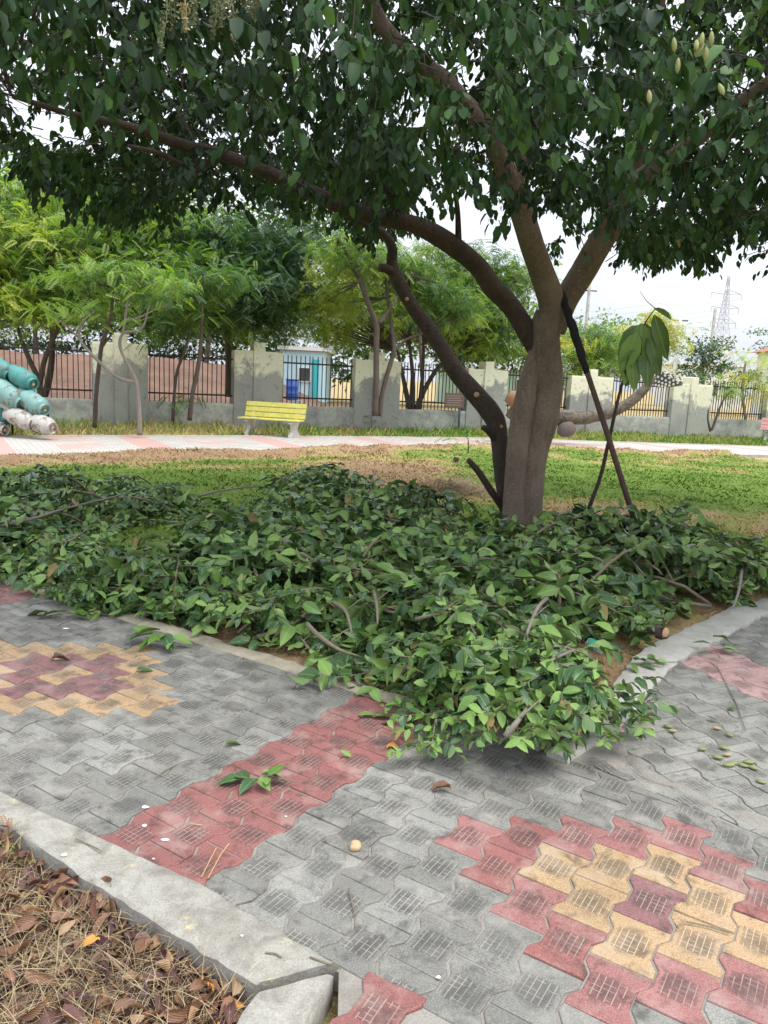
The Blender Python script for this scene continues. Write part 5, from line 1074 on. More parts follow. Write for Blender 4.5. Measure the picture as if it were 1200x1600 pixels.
gas_cyl('pale teal gas cylinder lying slanted in the middle of the pile', -8, 602, 32, 630, 17, CT[1], 16.0)
gas_cyl('teal gas cylinder with open collar at the right side of the pile', 36, 618, 68, 640, 15, CT[1], 15.9)
gas_cyl('white rusty gas cylinder lying low in the pile', 16, 646, 50, 662, 14, CT[2], 15.8)
gas_cyl('white gas cylinder at the bottom right of the pile on the grass', 52, 658, 80, 668, 14, CT[2], 15.7)
gas_cyl('dark rusty gas cylinder at the bottom of the pile at the left edge', -30, 640, 10, 655, 14, CT[3], 16.2)
gas_cyl('white gas cylinder half hidden at the bottom left of the pile', -34, 664, 6, 672, 12, CT[2], 16.0)
mb = MB()
for a, b in (((-30, 560), (78, 655)), ((-10, 610), (76, 648)), ((0, 640), (60, 676)), ((74, 656), (76, 640)), ((20, 680), (18, 640)), ((-20, 682), (-18, 640))): mb.tube([at(*a, 16.35), at(*b, 16.0)], .022, 6)
tag(mb.build('cylinder_rack', MT['iron']), 'black bent iron rack holding the pile of gas cylinders', 'rack')

# ------------------------------------------------------------------ prop pole, stick with big leaves, cut logs
a = at(878, 462, 7.62); b = gnd(1012, 884); b.z = .02
pr_ = empty('prop_pole', tuple(b), 0, 'long brown iron pole leaning from the ground into the fork of the shade tree', 'pole')
pts = [Vector((0, 0, 0)), (a-b)*.5+Vector((.01, 0, 0)), (a-b)]; MB().tube(pts, [.026, .026, .024], 10).build('pole_shaft', mat_simple('rusty_pole', (.085, .045, .035), .7, .4, 20), pr_, True)
wr = []; wp = []
for i in range(14): f_ = .70+.30*i/13; wp.append((a-b)*f_+Vector((.004*math.sin(i*2), -.003, .012*math.sin(math.pi*i/13)))); wr.append(.030+.014*abs(math.sin(i*1.7))*(i > 2))
wp += [(a-b)+Vector((-.05, .02, .05)), (a-b)+Vector((-.12, .05, .08))]; wr += [.036, .03]
MB().tube(wp, wr, 10, wob=.2).build('cloth_wrap', mat_simple('black_cloth', (.012, .012, .014), .9), pr_, True)
b = gnd(908, 834); Yb = b.y
W3 = [b+Vector((0, 0, -.02)), at(920, 795, 8.0), at(938, 745, 7.8), at(950, 695, 7.6), at(962, 640, 7.4), at(972, 600, 7.3), at(990, 545, 7.2), at(1008, 505, 7.1), at(1024, 482, 7.0)]
st_ = empty('leafy_stick', tuple(b), 0, 'crooked stick standing right of the trunk with large drooping leaves at its top', 'stick'); P_, R2 = smooth_path(W3, [.028, .024, .020, .019, .017, .014, .009, .006, .004], 4)
mb = MB(); mb.tube([p-b for p in P_], R2, 8, wob=.2); W4 = [at(1024, 482, 7.0), at(1010, 470, 7.0), at(1000, 455, 7.0)]; mb.tube([p-b for p in W4], [.004, .003, .002], 5); mb.build('stem', MT['bark_bg'], st_, True)
big = leaf_geo(1, .40, .35, .35, seed=3, wave=.03); bigm = [mesh_np('leaf', big[0], big[1], MT[k], smooth=True, uv=big[2]) for k in ('leaf_mid', 'leaf_pale', 'leaf_mid')]
for i, (xa, ya, xb, yb, w) in enumerate([(1022, 492, 1045, 565, .8), (1002, 505, 1000, 595, 1.1), (1008, 505, 1022, 600, 1.0), (1000, 508, 968, 560, 1.1), (995, 520, 970, 585, 1.2), (1002, 525, 985, 610, 1.1), (1012, 530, 1012, 605, 1.0), (990, 540, 978, 600, 1.1), (1022, 482, 1058, 498, .55), (1015, 520, 1032, 590, .8), (985, 555, 995, 612, 1.0)]):
    A, B_ = at(xa, ya, 7.1+.05*(i % 4-1.5)), at(xb, yb, 7.05+.07*(i % 3-1)); D = B_-A; L = D.length; R3 = rot_from(np.array([tuple(D)]), np.array([(.35*((i % 3)-1), -1.0, .25)]))[0]
    M = Matrix([[R3[r][0]*L, R3[r][1]*L*w, R3[r][2]*L, (A-b)[r]] for r in range(3)]+[[0, 0, 0, 1]]); link('leaf', bigm[i % 3], st_, mat=M)
def cut_log(label, p0, p1, r, bark='bark_bg'):
    a, b = Vector(p0), Vector(p1); e = empty('cut_log', tuple(a), 0, label, 'cut log'); d_ = b-a
    mb = MB(); mb.tube([d_*k/5+Vector((0, 0, .01*math.sin(k*1.3))) for k in range(6)], [r*(1+.08*math.sin(k*2.1)) for k in range(6)], 12, wob=.12, seed=2, cap=False); mb.build('bark', MT[bark], e, True)
    for k, sg in ((0, -1), (1, 1)): m_ = MB(); m_.lathe([(r*.99, 0), (r*.9, .006), (.001, .008)], 12, Matrix.Translation(d_*k) @ (d_*sg).to_track_quat('Z', 'Y').to_matrix().to_4x4()); m_.build('cut_face', MT['cut_wood'], e, True)
q = gnd(868, 846, .22), gnd(928, 850, .20); cut_log('thick grey cut log lying on the leaves at the foot of the trunk', q[0]+Vector((0, 0, 0)), q[1], .045, 'bark_pale')
cut_log('short sawn log with an orange cut face by the white kerb', gnd(1016, 984, .05), gnd(1036, 986, .06)+Vector((0, -.04, 0)), .038)
cut_log('dark broken log piece on bare soil in the heap', gnd(905, 945, .05), gnd(940, 950, .06), .035)
g = gnd(712, 728); sm = empty('tree_stump', (g.x, g.y, 0), 0, 'small thin tree stump on dry grass left of the trunk', 'stump'); MB().tube([(0, 0, -.1), (0, 0, .08), (.01, 0, .17)], [.06, .045, .05], 10, wob=.25).build('bark', MT['bark_dark'], sm, True); MB().lathe([(.048, .168), (.04, .174), (.001, .175)], 10, Matrix.Translation((.01, 0, 0))).build('cut_face', MT['cut_wood'], sm, True)

# ------------------------------------------------------------------ loose bare twigs on the heap
for i, pts in enumerate([[(0, 822), (60, 808), (100, 795), (170, 778), (200, 770)], [(96, 852), (118, 840), (130, 832)], [(310, 775), (350, 766), (400, 760), (425, 762)], [(535, 885), (560, 890), (605, 892)], [(580, 912), (588, 940), (590, 975)], [(650, 968), (690, 958), (735, 952)], [(520, 940), (540, 955), (550, 990)], [(855, 935), (840, 950), (825, 985), (822, 1000)], [(1000, 818), (1020, 850), (1050, 905)], [(972, 865), (990, 880), (1008, 900)], [(990, 880), (1020, 885), (1035, 898)], [(1190 - 30, 880), (1155, 920), (1145, 950)], [(845, 1050), (865, 1030), (900, 1015)], [(790, 1150), (810, 1125), (825, 1105)], [(480, 975), (500, 995), (530, 1015), (560, 1025)]]):
    n = len(pts); zz = .30 if pts[0][1] < 1000 else .28; W3 = [gnd(x, y, zz*(.8 if k in (0, n-1) else 1)) for k, (x, y) in enumerate(pts)]
    P_, R2 = smooth_path(W3, [.014-.009*k/(n-1) for k in range(n)], 4); o_b = P_[0].copy(); mb = MB(); mb.tube([p-o_b for p in P_], R2, 6, wob=.15, seed=i)
    k = len(P_)//2; mb.tube([P_[k]-o_b, P_[k]-o_b+Vector((.06, .03, .05)), P_[k]-o_b+Vector((.10, .08, .06))], [.005, .003, .002], 5)
    lab = ['long bare pale stem slanting across the left end of the heap', 'short forked stem with a cut tip left in the heap', 'bare stem stretched over the lawn hollow at the back', 'curved bare twig in the middle of the heap below the lawn hollow', 'upright bent twig in the middle of the heap', 'long smooth bare twig in front of the trunk', 'thin bare twig in the pale leaves left of the middle', 'curved grey twig right below the trunk', 'pair-like long twig beside the foot of the prop pole', 'short pale stick left of the prop pole foot', 'crooked twig at the prop pole foot', 'white-barked twig hanging over the kerb at the far right', 'pale bent twig left of the plastic bottle', 'forked twig sticking out of the front mound', 'bare stem lying along the tan kerb'][i]
    tag(mb.build('bare_twig', MT['bark_pale'] if i in (0, 2, 7, 11, 12, 13) else MT['twig'], None, True, loc=tuple(o_b)), lab, 'twig')

# ------------------------------------------------------------------ small things on the paving
def ground_leaf(x, y, geo, mat, rz, label, group=None, name='fallen_leaf', cat='fallen leaf', z=.006, s=1.0, tilt=0):
    p = gnd(x, y, z); o = link(name, leaf_me[(geo, LMT.index(mat))] if isinstance(mat, str) else mat, None); o.location = p; o.rotation_euler = (tilt, random.uniform(-.15, .05), rz); o.scale = (s, s, s); tag(o, label, cat, group); return o
dl = [leaf_geo(.12, .050, .9, 1.2, seed=21, wave=.16), leaf_geo(.10, .05, 1.2, .7, seed=22, wave=.2), leaf_geo(.13, .045, .7, 1.6, seed=23, wave=.16)]
DM = {'dry_brown': ((.17, .085, .048), (.26, .14, .075)), 'dry_red': ((.095, .042, .034), (.18, .08, .055)), 'dry_tan': ((.29, .185, .105), (.40, .25, .13)), 'dry_plum': ((.065, .028, .032), (.12, .065, .055)), 'dry_orange': ((.50, .22, .04), (.48, .25, .07))}
for k, (a, b) in DM.items(): MT[k] = mat_leaf(k, a, b, .5)
dry_me = {(i, k): mesh_np('dry_leaf', dl[i][0], dl[i][1], MT[k], smooth=True, uv=dl[i][2]) for i in range(3) for k in DM}
ground_leaf(705, 1231, 1, dry_me[(1, 'dry_brown')], 3.0, 'curled rust-brown leaf on grey pavers below the front mound', s=.85, z=.02)
ground_leaf(604, 1168, 0, dry_me[(0, 'dry_orange')], .2, 'orange dead leaf at the right edge of the red strip', s=.75, z=.01)
ground_leaf(82, 1028, 0, dry_me[(1, 'dry_red')], .4, 'dark red curled leaf on the yellow and purple diamond', s=.9, z=.02)
for x, y, g_, m_, rz, lab, s in [(352, 1163, 2, 'leaf_mid', .5, 'curled green leaf on grey pavers left of the red strip', .6), (548, 1182, 3, 'leaf_pale', 2.6, 'small grey-green leaf on the red strip near the orange leaf', .5), (640, 1139, 1, 'leaf_dark', 2.2, 'dark green leaf at the top right end of the red strip', .55), (560, 1117, 1, 'leaf_pale', .1, 'pale green leaf lying at the top of the red strip, left one of two', .8), (583, 1120, 0, 'leaf_pale', .2, 'pale green leaf lying at the top of the red strip, right one of two', .9), (213, 1046, 2, 'leaf_dark', .1, 'shrivelled dark leaf at the right tip of the yellow diamond', .7), (78, 982, 3, 'leaf_dark', 1.0, 'tiny dark leaf scrap on grey pavers near the left kerb', .35),
                               (1121, 1126, 3, 'leaf_dark', 2.5, 'dark curled leaf among the seed pods on the right path', .5), (1150, 1108, 2, 'leaf_mid', 2.9, 'thin green leaf on the pink strip of the right path', .4), (545, 1075, 4, 'leaf_pale', 1.2, 'pale yellowish leaf on the tan kerb', .6), (680, 1095, 4, 'leaf_pale', 1.8, 'rounded light green leaf beside the tan kerb end', .7), (410, 1206, 3, 'leaf_pale', .3, 'tiny pale leaf on the left edge of the red strip', .3), (1030, 1083, 1, 'leaf_dark', 2.8, 'dark flat leaf on the right path beside the kerb', .8), (935, 1108, 2, 'leaf_mid', .4, 'green leaf on the cement patch beside the front mound', .9), (950, 1095, 3, 'leaf_blue', 2.0, 'bluish leaf on the cement patch near the kerb end', .9), (985, 1098, 1, 'leaf_mid', -.4, 'broad green leaf lying right of the cement patch', 1.0), (1125, 822+260, 3, 'leaf_pale', .3, 'narrow leaf at the lower edge of the pink strip', .3)]:
    ground_leaf(x, y, g_, m_, rz, lab, s=s, tilt=random.uniform(-.2, .2), z=.012)
def sprig(label, x, y, rz, specs, twl=.18):
    p = gnd(x, y, .012); r = empty('fallen_sprig', tuple(p), rz, label, 'sprig'); mb = MB(); mb.tube([(-twl*.3, 0, .0), (twl*.3, .01, .02), (twl, .0, .008)], [.003, .0025, .0015], 6); mb.build('stem', MT['twig'], r)
    for (px, pz, a, g_, m_, s) in specs: link('leaf', leaf_me[(g_, LMT.index(m_))], r, mat=Matrix.Translation((px, 0, pz)) @ Matrix.Rotation(a, 4, 'Z') @ Matrix.Rotation(random.uniform(-.5, .5), 4, 'X') @ Matrix.Scale(s, 4))
sprig('small sprig of dark green leaves dropped on the red strip', 398, 1222, 0, [(-.02, .012, 2.6, 0, 'leaf_dark', .9), (-.05, .01, 3.3, 2, 'leaf_dark', .75), (0, .015, -2.0, 1, 'leaf_blue', .9), (.05, .03, .9, 3, 'leaf_mid', .9), (.03, .03, .3, 4, 'leaf_dark', .8), (.02, .02, -1.0, 1, 'leaf_pale', .75), (.05, .02, -1.5, 3, 'leaf_pale', .6)])
sprig('twig with upright leaves and pods on the pink strip of the right path', 1112, 1020, .2, [(0, .10, .3, 0, 'leaf_mid', 1.0), (-.02, .06, 2.5, 1, 'leaf_dark', .9), (.08, .03, -.5, 2, 'leaf_pale', .7), (-.05, .02, -2.2, 3, 'leaf_pale', .7), (.12, .03, 1.4, 1, 'leaf_mid', .8)], .30)
sprig('leafy sprig reaching over the kerb tip beside the bottle', 990, 1045, .4, [(0, .05, .3, 0, 'leaf_mid', .9), (.03, .06, 1.5, 1, 'leaf_pale', .8), (.08, .05, -.6, 2, 'leaf_pale', .8), (.12, .04, .9, 3, 'leaf_mid', .8), (.16, .03, -.2, 1, 'leaf_pale', .7), (-.04, .04, -1.6, 4, 'leaf_mid', .9), (.05, .03, -1.2, 0, 'leaf_dark', .8)], .34)
sprig('low sprig of bright leaves on the tan kerb left of the front mound', 585, 1078, 1.2, [(0, .03, .3, 0, 'leaf_pale', .9), (.03, .04, 1.5, 1, 'leaf_pale', .9), (.06, .03, -.9, 2, 'leaf_mid', .9), (.08, .03, .6, 3, 'leaf_pale', .8), (-.04, .02, -2.4, 4, 'leaf_pale', .9), (-.02, .02, 2.6, 1, 'leaf_mid', .9)], .16)
sprig('flat dark sprig pushed onto the grey pavers at the left kerb', 100, 962, .1, [(0, .03, 3.4, 0, 'leaf_mid', 1.3), (.03, .03, -.4, 1, 'leaf_mid', 1.4), (.06, .05, .8, 2, 'leaf_dark', 1.2), (.1, .03, -1.2, 3, 'leaf_mid', 1.3), (-.1, .02, 2.8, 4, 'leaf_dark', 1.3)], .3)
sprig('drooping sprig hanging over the tan kerb right of the yellow diamond', 250, 1005, -.4, [(0, .08, -2.5, 0, 'leaf_mid', 1.2), (.03, .06, -1.6, 1, 'leaf_mid', 1.2), (.02, .05, -.6, 2, 'leaf_blue', 1.2), (-.05, .05, 3.2, 3, 'leaf_mid', 1.3), (.08, .05, .4, 4, 'leaf_pale', 1.1), (-.08, .04, -2.2, 0, 'leaf_dark', 1.2), (.1, .04, -1.3, 1, 'leaf_pale', 1.0), (0, .03, -1.9, 2, 'leaf_mid', 1.2)], .28)
pf_ = MB(); pf_.lathe([(.001, -.022), (.006, -.019), (.0105, -.010), (.012, 0), (.0105, .010), (.006, .019), (.001, .024)], 10, Matrix.Rotation(R_(90), 4, 'Y') @ Matrix.Scale(.62, 4, (1, 0, 0))); PD = [pf_.mesh('seed_pod', mat_simple('green_pod', (.22, .25, .10), .55), True), pf_.mesh('seed_pod', mat_simple('tan_pod', (.38, .30, .16), .6), True)]
for i, (x, y) in enumerate([(615, 130), (640, 155), (900, 140), (975, 180), (815, 262), (940, 255), (962, 295), (905, 310), (970, 355), (995, 345), (1055, 358), (1090, 338), (1112, 372), (1158, 453), (295, 60), (450, 75)]):
    u, v = 880+x/3.75, 1100+y/3.75; o = link('seed_pod', PD[1 if i in (1, 2, 6) else 0], None, loc=gnd(u, v, .010)); o.rotation_euler = (0, 0, random.uniform(-1.0, .2)); o.scale = (random.uniform(.85, 1.25),)*3
    lb = {13: 'single round green seed pod lying apart near the right edge', 14: 'green seed pod on the cement patch beside the front mound', 15: 'green seed pod just right of the cement patch'}.get(i, 'green or tan oval seed pod scattered on the right path'); tag(o, lb, 'seed pod', 'seed pods on the right path')
# bottle
MT['pet'] = None; t = NT('clear_plastic'); t.base((.86, .93, .94)); t.rough(.08); t.b.inputs['Transmission Weight'].default_value = .85; t.b.inputs['IOR'].default_value = 1.3; MT['pet'] = t.m
a = gnd(917, 1004, .06); b = gnd(958, 1018, .045); d_ = (b-a).normalized(); bo = empty('plastic_bottle', tuple(a), 0, 'clear plastic water bottle with a green label lying by the kerb', 'bottle'); bo.rotation_euler = d_.to_track_quat('Z', 'Y').to_euler(); L = (b-a).length
mb = MB(); r_ = .034; mb.lathe([(.001, .006), (r_*.6, .0), (r_*.9, .004), (r_, .016), (r_, L*.18), (r_*.95, L*.2), (r_, L*.22), (r_, L*.40), (r_*.94, L*.43), (r_, L*.46), (r_*.94, L*.52), (r_, L*.56), (r_*.93, L*.64), (r_*.7, L*.76), (r_*.42, L*.86), (r_*.36, L*.93)], 24); mb.build('bottle_body', MT['pet'], bo, True)
MB().lathe([(r_*1.03, L*.10), (r_*1.035, L*.11), (r_*1.035, L*.34), (r_*1.03, L*.35)], 24, cap=False).build('label', mat_simple('green_label', (.03, .30, .20), .4, .15, 30), bo, True)
MB().lathe([(r_*.44, L*.91), (r_*.46, L*.92), (r_*.46, L*.99), (r_*.40, L), (.001, L)], 16).build('cap', mat_simple('pale_cap', (.25, .55, .55), .4, .1), bo, True)
g = gnd(963, 1139, 0); MB().lathe([(.015, 0), (.016, .002), (.016, .011), (.013, .014), (.001, .0145)], 20).build('cap_', mat_simple('teal_cap', (.02, .42, .38), .35, .1), None, True, loc=tuple(g)); o = bpy.data.objects['cap_']; o.name = 'bottle_cap'; tag(o, 'turquoise bottle cap on the right path beside the front mound', 'bottle cap')
def scrap(name, x, y, w, h, mat, label, cat, rz=0, z=.004, n=9, th=.003, seed=0):
    rs_ = random.Random(seed); p = gnd(x, y, z); V = [(w/2*math.cos(2*math.pi*i/n)*rs_.uniform(.7, 1.1), h/2*math.sin(2*math.pi*i/n)*rs_.uniform(.7, 1.1), rs_.uniform(0, th)) for i in range(n)]
    V += [(v[0]*.9, v[1]*.9, v[2]+th) for v in V]; F = [(i, (i+1) % n, n+(i+1) % n, n+i) for i in range(n)]+[tuple(range(n, 2*n))]; o = link(name, mesh_np(name, V, F, mat), None, loc=tuple(p), rz=rz); tag(o, label, cat); return o
scrap('plastic_scrap', 971, 1133, .022, .03, mat_simple('pink_plastic', (.75, .18, .20), .4), 'pink plastic scrap beside the turquoise bottle cap', 'scrap', th=.006)
scrap('paper_scrap', 971, 1143, .028, .022, mat_simple('peach_paper', (.75, .42, .30), .6), 'peach paper scrap just below the pink plastic scrap', 'scrap', .3, th=.004, seed=2)
scrap('paper_scrap', 1020, 1139, .018, .022, mat_simple('peach_paper2', (.70, .50, .38), .6), 'tiny peach scrap on the right path left of the pods', 'scrap', .3, th=.004, seed=3)
wm = mat_simple('white_droppings', (.80, .80, .78), .8)
for i, (x, y, w, h, lab) in enumerate([(227, 1261, .030, .018, 'white bird dropping at the upper left of the red strip'), (226, 1290, .02, .018, 'grey-white dropping on the red strip below the whitest one'), (258, 1312, .03, .016, 'smeared grey dropping lower on the red strip'), (447, 1276, .010, .008, 'small white speck at the right edge of the red strip'), (685, 1527, .016, .012, 'white dropping on the near grey pavers below the diamond'), (100, 1336, .022, .014, 'white dropping on the near kerb'), (103, 982, .045, .02, 'white paper fleck on grey pavers near the left kerb'), (378, 1462, .012, .009, 'small white spot on the kerb near its corner'), (240, 1342, .012, .008, 'small white spot at the bottom of the red strip')]): scrap('white_spot', x, y, w, h, wm, lab, 'dropping', z=.003 if i not in (5, 7) else .019, th=.0012, seed=i)
p = gnd(556, 1322, .012); st = bmesh.new(); bmesh.ops.create_icosphere(st, subdivisions=3, radius=.021); rs_ = random.Random(6)
for v in st.verts: n_ = float(vnoise(v.co.x*60, v.co.y*60+v.co.z*40, 1, 2)); v.co *= (.85+.35*n_); v.co.z *= .75
me = bpy.data.meshes.new('pebble'); st.to_mesh(me); me.materials.append(mat_simple('tan_stone', (.50, .36, .20), .85, .3, 40)); me.polygons.foreach_set('use_smooth', [True]*len(me.polygons)); tag(link('pebble', me, None, loc=tuple(p)), 'tan pebble lying on grey pavers between the red strip and the diamond', 'stone')
# straws and thin twigs on the paving
MT['straw'] = mat_simple('straw', (.50, .36, .16), .7)
for i, (pts, lab) in enumerate([([(325, 1372), (345, 1335), (358, 1318)], 'long yellow straw crossing the bottom of the red strip'), ([(315, 1370), (330, 1340), (338, 1325)], 'shorter yellow straw beside the long one on the red strip'), ([(298, 1287), (316, 1289)], 'short orange straw on the red strip'), ([(242, 1215), (260, 1203), (275, 1195)], 'dark stick on a stained grey paver left of the red strip'), ([(484, 1495), (510, 1505), (533, 1513)], 'brown twig lying on the cement beside the near kerb'), ([(414, 1488), (430, 1490), (440, 1496)], 'short dark twig on the near kerb top'), ([(555, 1485-55), (548, 1400), (545, 1388)], 'thin twig on a grid paver near the kerb'), ([(118, 1310-0), (150, 1325), (158, 1330)], 'thin grey twig on the near kerb at the left'), ([(880, 1150+2), (895, 1145), (903, 1156)], 'bent twig on the cement beside the front mound'), ([(1165, 1140), (1150, 1098), (1120, 1040)], 'curved dead twig over the pink strip of the right path'), ([(1072, 1440), (1110, 1448), (1140, 1458)], 'thin dark twig across two yellow pavers'), ([(1040, 1368), (1055, 1380)], 'short dark twig on the yellow paver above')]):
    W3 = [gnd(x, y, .008 if not 4 <= i <= 7 or i == 6 else .022) for x, y in pts]; o_b = W3[0]; mb = MB(); mb.tube([w-o_b for w in W3], [.0016 if i < 3 else .0024]*len(W3), 5); tag(mb.build('straw' if i < 3 else 'twig_piece', MT['straw'] if i < 3 else MT['twig'], None, loc=tuple(o_b)), lab, 'straw' if i < 3 else 'twig')

# ------------------------------------------------------------------ dry litter in the near bed
LIT = [(-60, 1290), (0, 1302), (60, 1345), (130, 1395), (200, 1440), (300, 1500), (392, 1548), (372, 1600), (360, 1680), (-60, 1680)]
li = empty('leaf_litter', tuple(gnd(150, 1520)), 0, 'bed of dry brown leaves lying below the near kerb', 'dead leaves', kind=None); lo = np.array(tuple(li.location)); rl = np.random.default_rng(5); k = 0
gl = [tuple(gnd(x, y, -.10))[:2] for x, y in LIT]; bx_ = (min(p[0] for p in gl), max(p[0] for p in gl), min(p[1] for p in gl), max(p[1] for p in gl))
def lit_pt():
    while True:
        x, y = rl.uniform(bx_[0], bx_[1]), rl.uniform(bx_[2], bx_[3])
        if in_poly([x], [y], gl)[0]: return x, y
keys = list(DM); DP = [.42, .26, .17, .13, .02]
while k < 290:
    x, y = lit_pt(); dk = -float(f_kerb(x, y))-.13
    if rl.random() > .42+.9*math.exp(-max(dk, 0)/.20): continue
    z = float(ground_h(x, y))+.012+rl.uniform(0, .06); dr_ = rl.normal(0, 1, 3)*np.array([1, 1, .28]); nn = np.array([0, 0, 1])+rl.normal(0, .8, 3); R3 = rot_from(dr_[None], nn[None])[0]; s = rl.uniform(.40, .85)
    M = Matrix([list(R3[r]*s)+[float((x, y, z)[r]-lo[r])] for r in range(3)]+[[0, 0, 0, 1]]); link('dry_leaf', dry_me[(int(rl.integers(0, 3)), keys[int(rl.choice(5, p=DP))])], li, mat=M); k += 1
m_ = 1700; P0 = []
for i in range(m_):
    x, y = lit_pt(); dk = -float(f_kerb(x, y))-.13
    if rl.random() > .35+.9*math.exp(-max(dk, 0)/.2): x, y = lit_pt()
    P0.append((x, y, float(ground_h(x, y))+rl.uniform(.004, .035)))
o = scatter('leaf_fragment', dl, np.array(P0)-lo, rl.normal(0, 1, (m_, 3))*np.array([1, 1, .3]), np.array([0, 0, 1])+rl.normal(0, .7, (m_, 3)), rl.uniform(.25, .65, m_), rl.integers(0, 3, m_), [MT[k] for k in keys], rl.choice(5, m_, p=DP), li)
blade = (np.array([(0, -.5, 0), (0, .5, 0), (.35, .45, .10), (.35, -.45, .10), (.7, .3, .12), (.7, -.3, .12), (1, .05, .02), (1, -.05, .02)], float), np.array([(0, 1, 2, 3), (3, 2, 4, 5), (5, 4, 6, 7)]), np.zeros((8, 2)))
def blade_geo(w, arch): v = blade[0].copy(); v[:, 1] *= w; v[:, 2] *= arch/.12; return (v, blade[1], blade[2])
MT['straw_pale'] = mat_simple('straw_pale', (.42, .33, .18), .8, .3, 3, world=True, bump=0); MT['straw_dull'] = mat_simple('straw_dull', (.30, .22, .13), .85, .3, 3, world=True, bump=0); MT['straw_dark'] = mat_simple('straw_dark', (.13, .095, .06), .85, .3, 3, world=True, bump=0)
n = 2700; P0 = []; 
cl = [lit_pt() for _ in range(70)]
for i in range(n):
    if i % 3: c_ = cl[i % 70]; x, y = c_[0]+rl.normal(0, .05), c_[1]+rl.normal(0, .05)
    else: x, y = lit_pt()
    if not in_poly([x], [y], gl)[0]: x, y = lit_pt()
    dk = -float(f_kerb(x, y))-.14
    if dk < .06 and rl.random() < .75: x, y = lit_pt()
    P0.append((x, y, float(ground_h(x, y))+rl.uniform(.0, .055)))
P0 = np.array(P0); a_ = rl.uniform(0, 2*math.pi, n); D = np.stack([np.cos(a_), np.sin(a_), rl.normal(.18, .30, n)], -1); N = np.stack([rl.normal(0, .3, n), rl.normal(0, .3, n), np.ones(n)], -1)
tag(scatter('dry_grass', [blade_geo(.018, .12), blade_geo(.014, .25), blade_geo(.022, .05)], P0, D, N, rl.uniform(.05, .13, n), rl.integers(0, 3, n), [MT['straw_pale'], MT['straw_dull'], MT['straw_dark']], rl.choice(3, n, p=[.5, .3, .2]), None, False), 'tangled dry straw-coloured grass in the near bed', 'dry grass')
g = gnd(42, 1352, -.08); fp = empty('small_fern', tuple(g), 0, 'small bright green fern-like weed at the left end of the near bed', 'weed')
fr_ = frond(.09, 6, .018, .008, .4); fm = mesh_np('frond', fr_[0], fr_[1], MT['fern_lime'])
for i in range(9): link('frond', fm, fp, mat=Matrix.Translation((0, 0, .02)) @ Matrix.Rotation(i*.72, 4, 'Z') @ Matrix.Rotation(-.7+.1*(i % 3), 4, 'Y'))
MB().tube([(0, 0, -.03), (0, 0, .03)], .002, 5).build('stem', MT['twig_green'], fp)
g = gnd(14, 1335, -.08); fp = empty('dry_seed_head', tuple(g), 0, 'rusty brown dried seed head standing at the left edge by the kerb', 'dry plant'); MB().tube([(0, 0, -.03), (.005, 0, .05), (0, 0, .11)], .002, 5).build('stem', MT['twig'], fp)
fr_ = frond(.05, 6, .012, .008, .4); fm = mesh_np('seed_tuft', fr_[0], fr_[1], MT['dry_brown'])
for i in range(14): link('seed_tuft', fm, fp, mat=Matrix.Translation((0, 0, .02+.006*i)) @ Matrix.Rotation(i*2.3, 4, 'Z') @ Matrix.Rotation(-.9, 4, 'Y'))

# ------------------------------------------------------------------ grasses
rgz = np.random.default_rng(9)
MT['grass_green'] = mat_simple('grass_green', (.16, .25, .045), .8, .3, 2, world=True, bump=0, spec=.15); MT['grass_lime'] = mat_simple('grass_lime', (.26, .34, .065), .8, .3, 2, world=True, bump=0, spec=.15); MT['grass_dry'] = mat_simple('grass_dry', (.46, .37, .16), .85, .3, 2, world=True, bump=0, spec=.15); MT['grass_brown'] = mat_simple('grass_brown', (.38, .265, .14), .85, .3, 2, world=True, bump=0, spec=.15)
GMS = ['grass_green', 'grass_lime', 'grass_dry', 'grass_brown']
def grass(name, X, Y_, h0, h1, w, label, cat, up=1.6, tall=None):
    n = len(X); Z = ground_h(X, Y_); d = dryness(X, Y_)+rgz.normal(0, .16, n); MI = np.digitize(d, [.30, .48, .74]); a = rgz.uniform(0, 2*math.pi, n)
    D = np.stack([np.cos(a), np.sin(a), rgz.uniform(.3, up, n)], -1); N = np.stack([rgz.normal(0, .5, n), rgz.normal(0, .5, n), np.ones(n)], -1)
    S = rgz.uniform(h0, h1, n)*(.5+vnoise(X, Y_, 3, 6)); tri = (np.array([(0, -.5*w, 0), (0, .5*w, 0), (.6, .3*w, .05), (1, 0, -.02)], float), np.array([(0, 1, 2, 3)]), np.zeros((4, 2)))
    return tag(scatter(name, [tri], np.stack([X, Y_, Z-.005], -1), D, N, S, np.zeros(n, int), [MT[k] for k in GMS], MI, None, False), label, cat)
def grid_pts(n, x0, x1, y0, y1, cond):
    X = rgz.uniform(x0, x1, n); Y_ = rgz.uniform(y0, y1, n); k = cond(X, Y_); return X[k], Y_[k]
PNX = [p.x for p in PATH_NEAR]; PNY = [p.y for p in PATH_NEAR]; PFX = [p.x for p in PATH_FAR]; PFY = [p.y for p in PATH_FAR]
u_ = lambda X, Y_: projn(np.stack([X, Y_, 0*X], -1))[0]
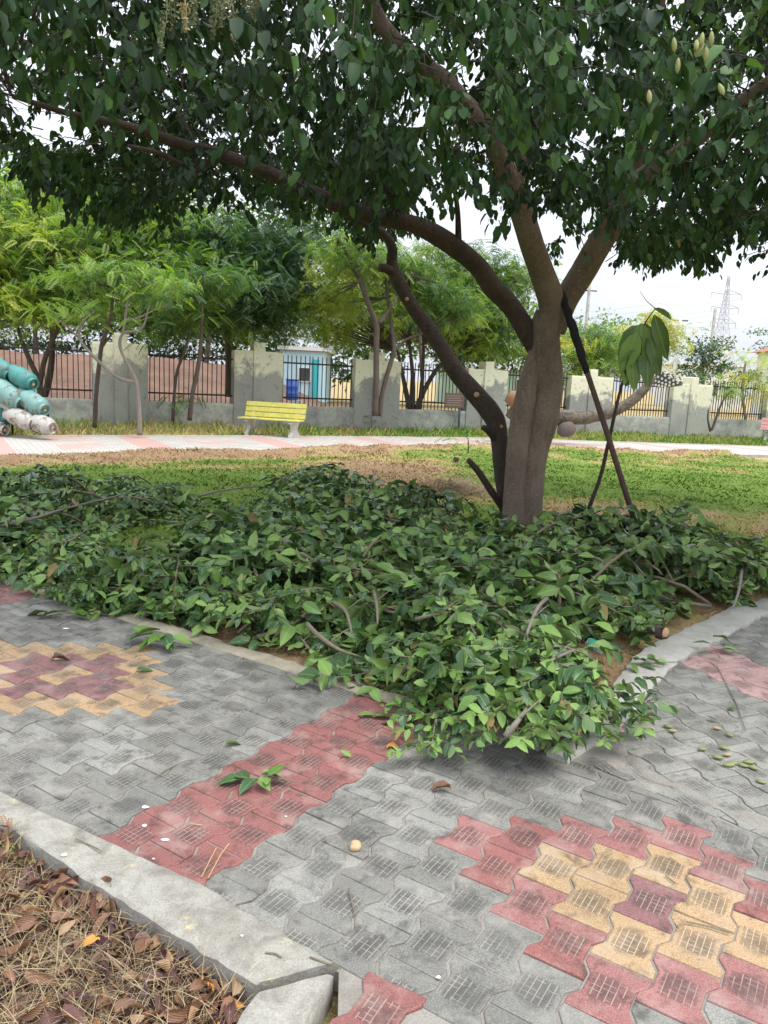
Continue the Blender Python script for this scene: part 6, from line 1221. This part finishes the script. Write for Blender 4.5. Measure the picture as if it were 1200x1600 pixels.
X, Y_ = grid_pts(170000, -8, 11, 6.2, 20.5, lambda X, Y_: in_poly(X, Y_, BED) & (Y_ < np.interp(X, PNX, PNY)-.1) & (np.abs(u_(X, Y_)-600) < 660))
grass('lawn_grass', X, Y_, .03, .075, .30, 'short lawn grass, green and straw-coloured in patches', 'lawn grass', 1.0)
X, Y_ = grid_pts(26000, -3.5, 4.8, 3.1, 8, lambda X, Y_: in_poly(X, Y_, BED) & (f_bed(X, Y_) > .06))
grass('bed_grass', X, Y_, .025, .06, .16, 'thin patchy grass under the heap of cut branches', 'grass', 1.3)
X, Y_ = grid_pts(120000, -12, 16, 15, 31, lambda X, Y_: (Y_ > np.interp(X, PFX, PFY)+.18) & (Y_ < 23.5+.475*X) & (np.abs(u_(X, Y_)-600) < 680) & (rgz.random(len(X)) < np.where(X > 2, 1, .75)))
grass('verge_grass', X, Y_, .08, .26, .09, 'tall rough grass and weeds along the foot of the wall', 'tall grass', 2.4)
X, Y_ = grid_pts(26000, -14, 22, 22, 40, lambda X, Y_: (Y_ > 24.1+.475*X) & (np.abs(u_(X, Y_)-600) < 700))
grass('field_grass', X, Y_, .10, .25, .2, 'rough field grass beyond the wall', 'grass', 2.0)
# loose heap of dry turf left of the trunk
g = gnd(705, 770); n = 1500; a = rgz.uniform(0, 2*math.pi, n); r_ = np.abs(rgz.normal(0, .35, n)); X = g.x+np.cos(a)*r_*1.3; Y_ = g.y+np.sin(a)*r_; Z = ground_h(X, Y_)+.16*np.exp(-(r_/.4)**2)*rgz.random(n)
D = np.stack([np.cos(a+1.5), np.sin(a+1.5), rgz.normal(.1, .3, n)], -1); N = np.stack([0*a, 0*a, 1+0*a], -1)
tag(scatter('straw_heap', [blade_geo(.03, .1)], np.stack([X, Y_, Z], -1), D, N, rgz.uniform(.12, .3, n), np.zeros(n, int), [MT['straw_dull'], MT['straw_pale']], rgz.choice(2, n, p=[.75, .25]), None, False), 'low heap of dry raked straw on the lawn left of the trunk', 'straw heap')
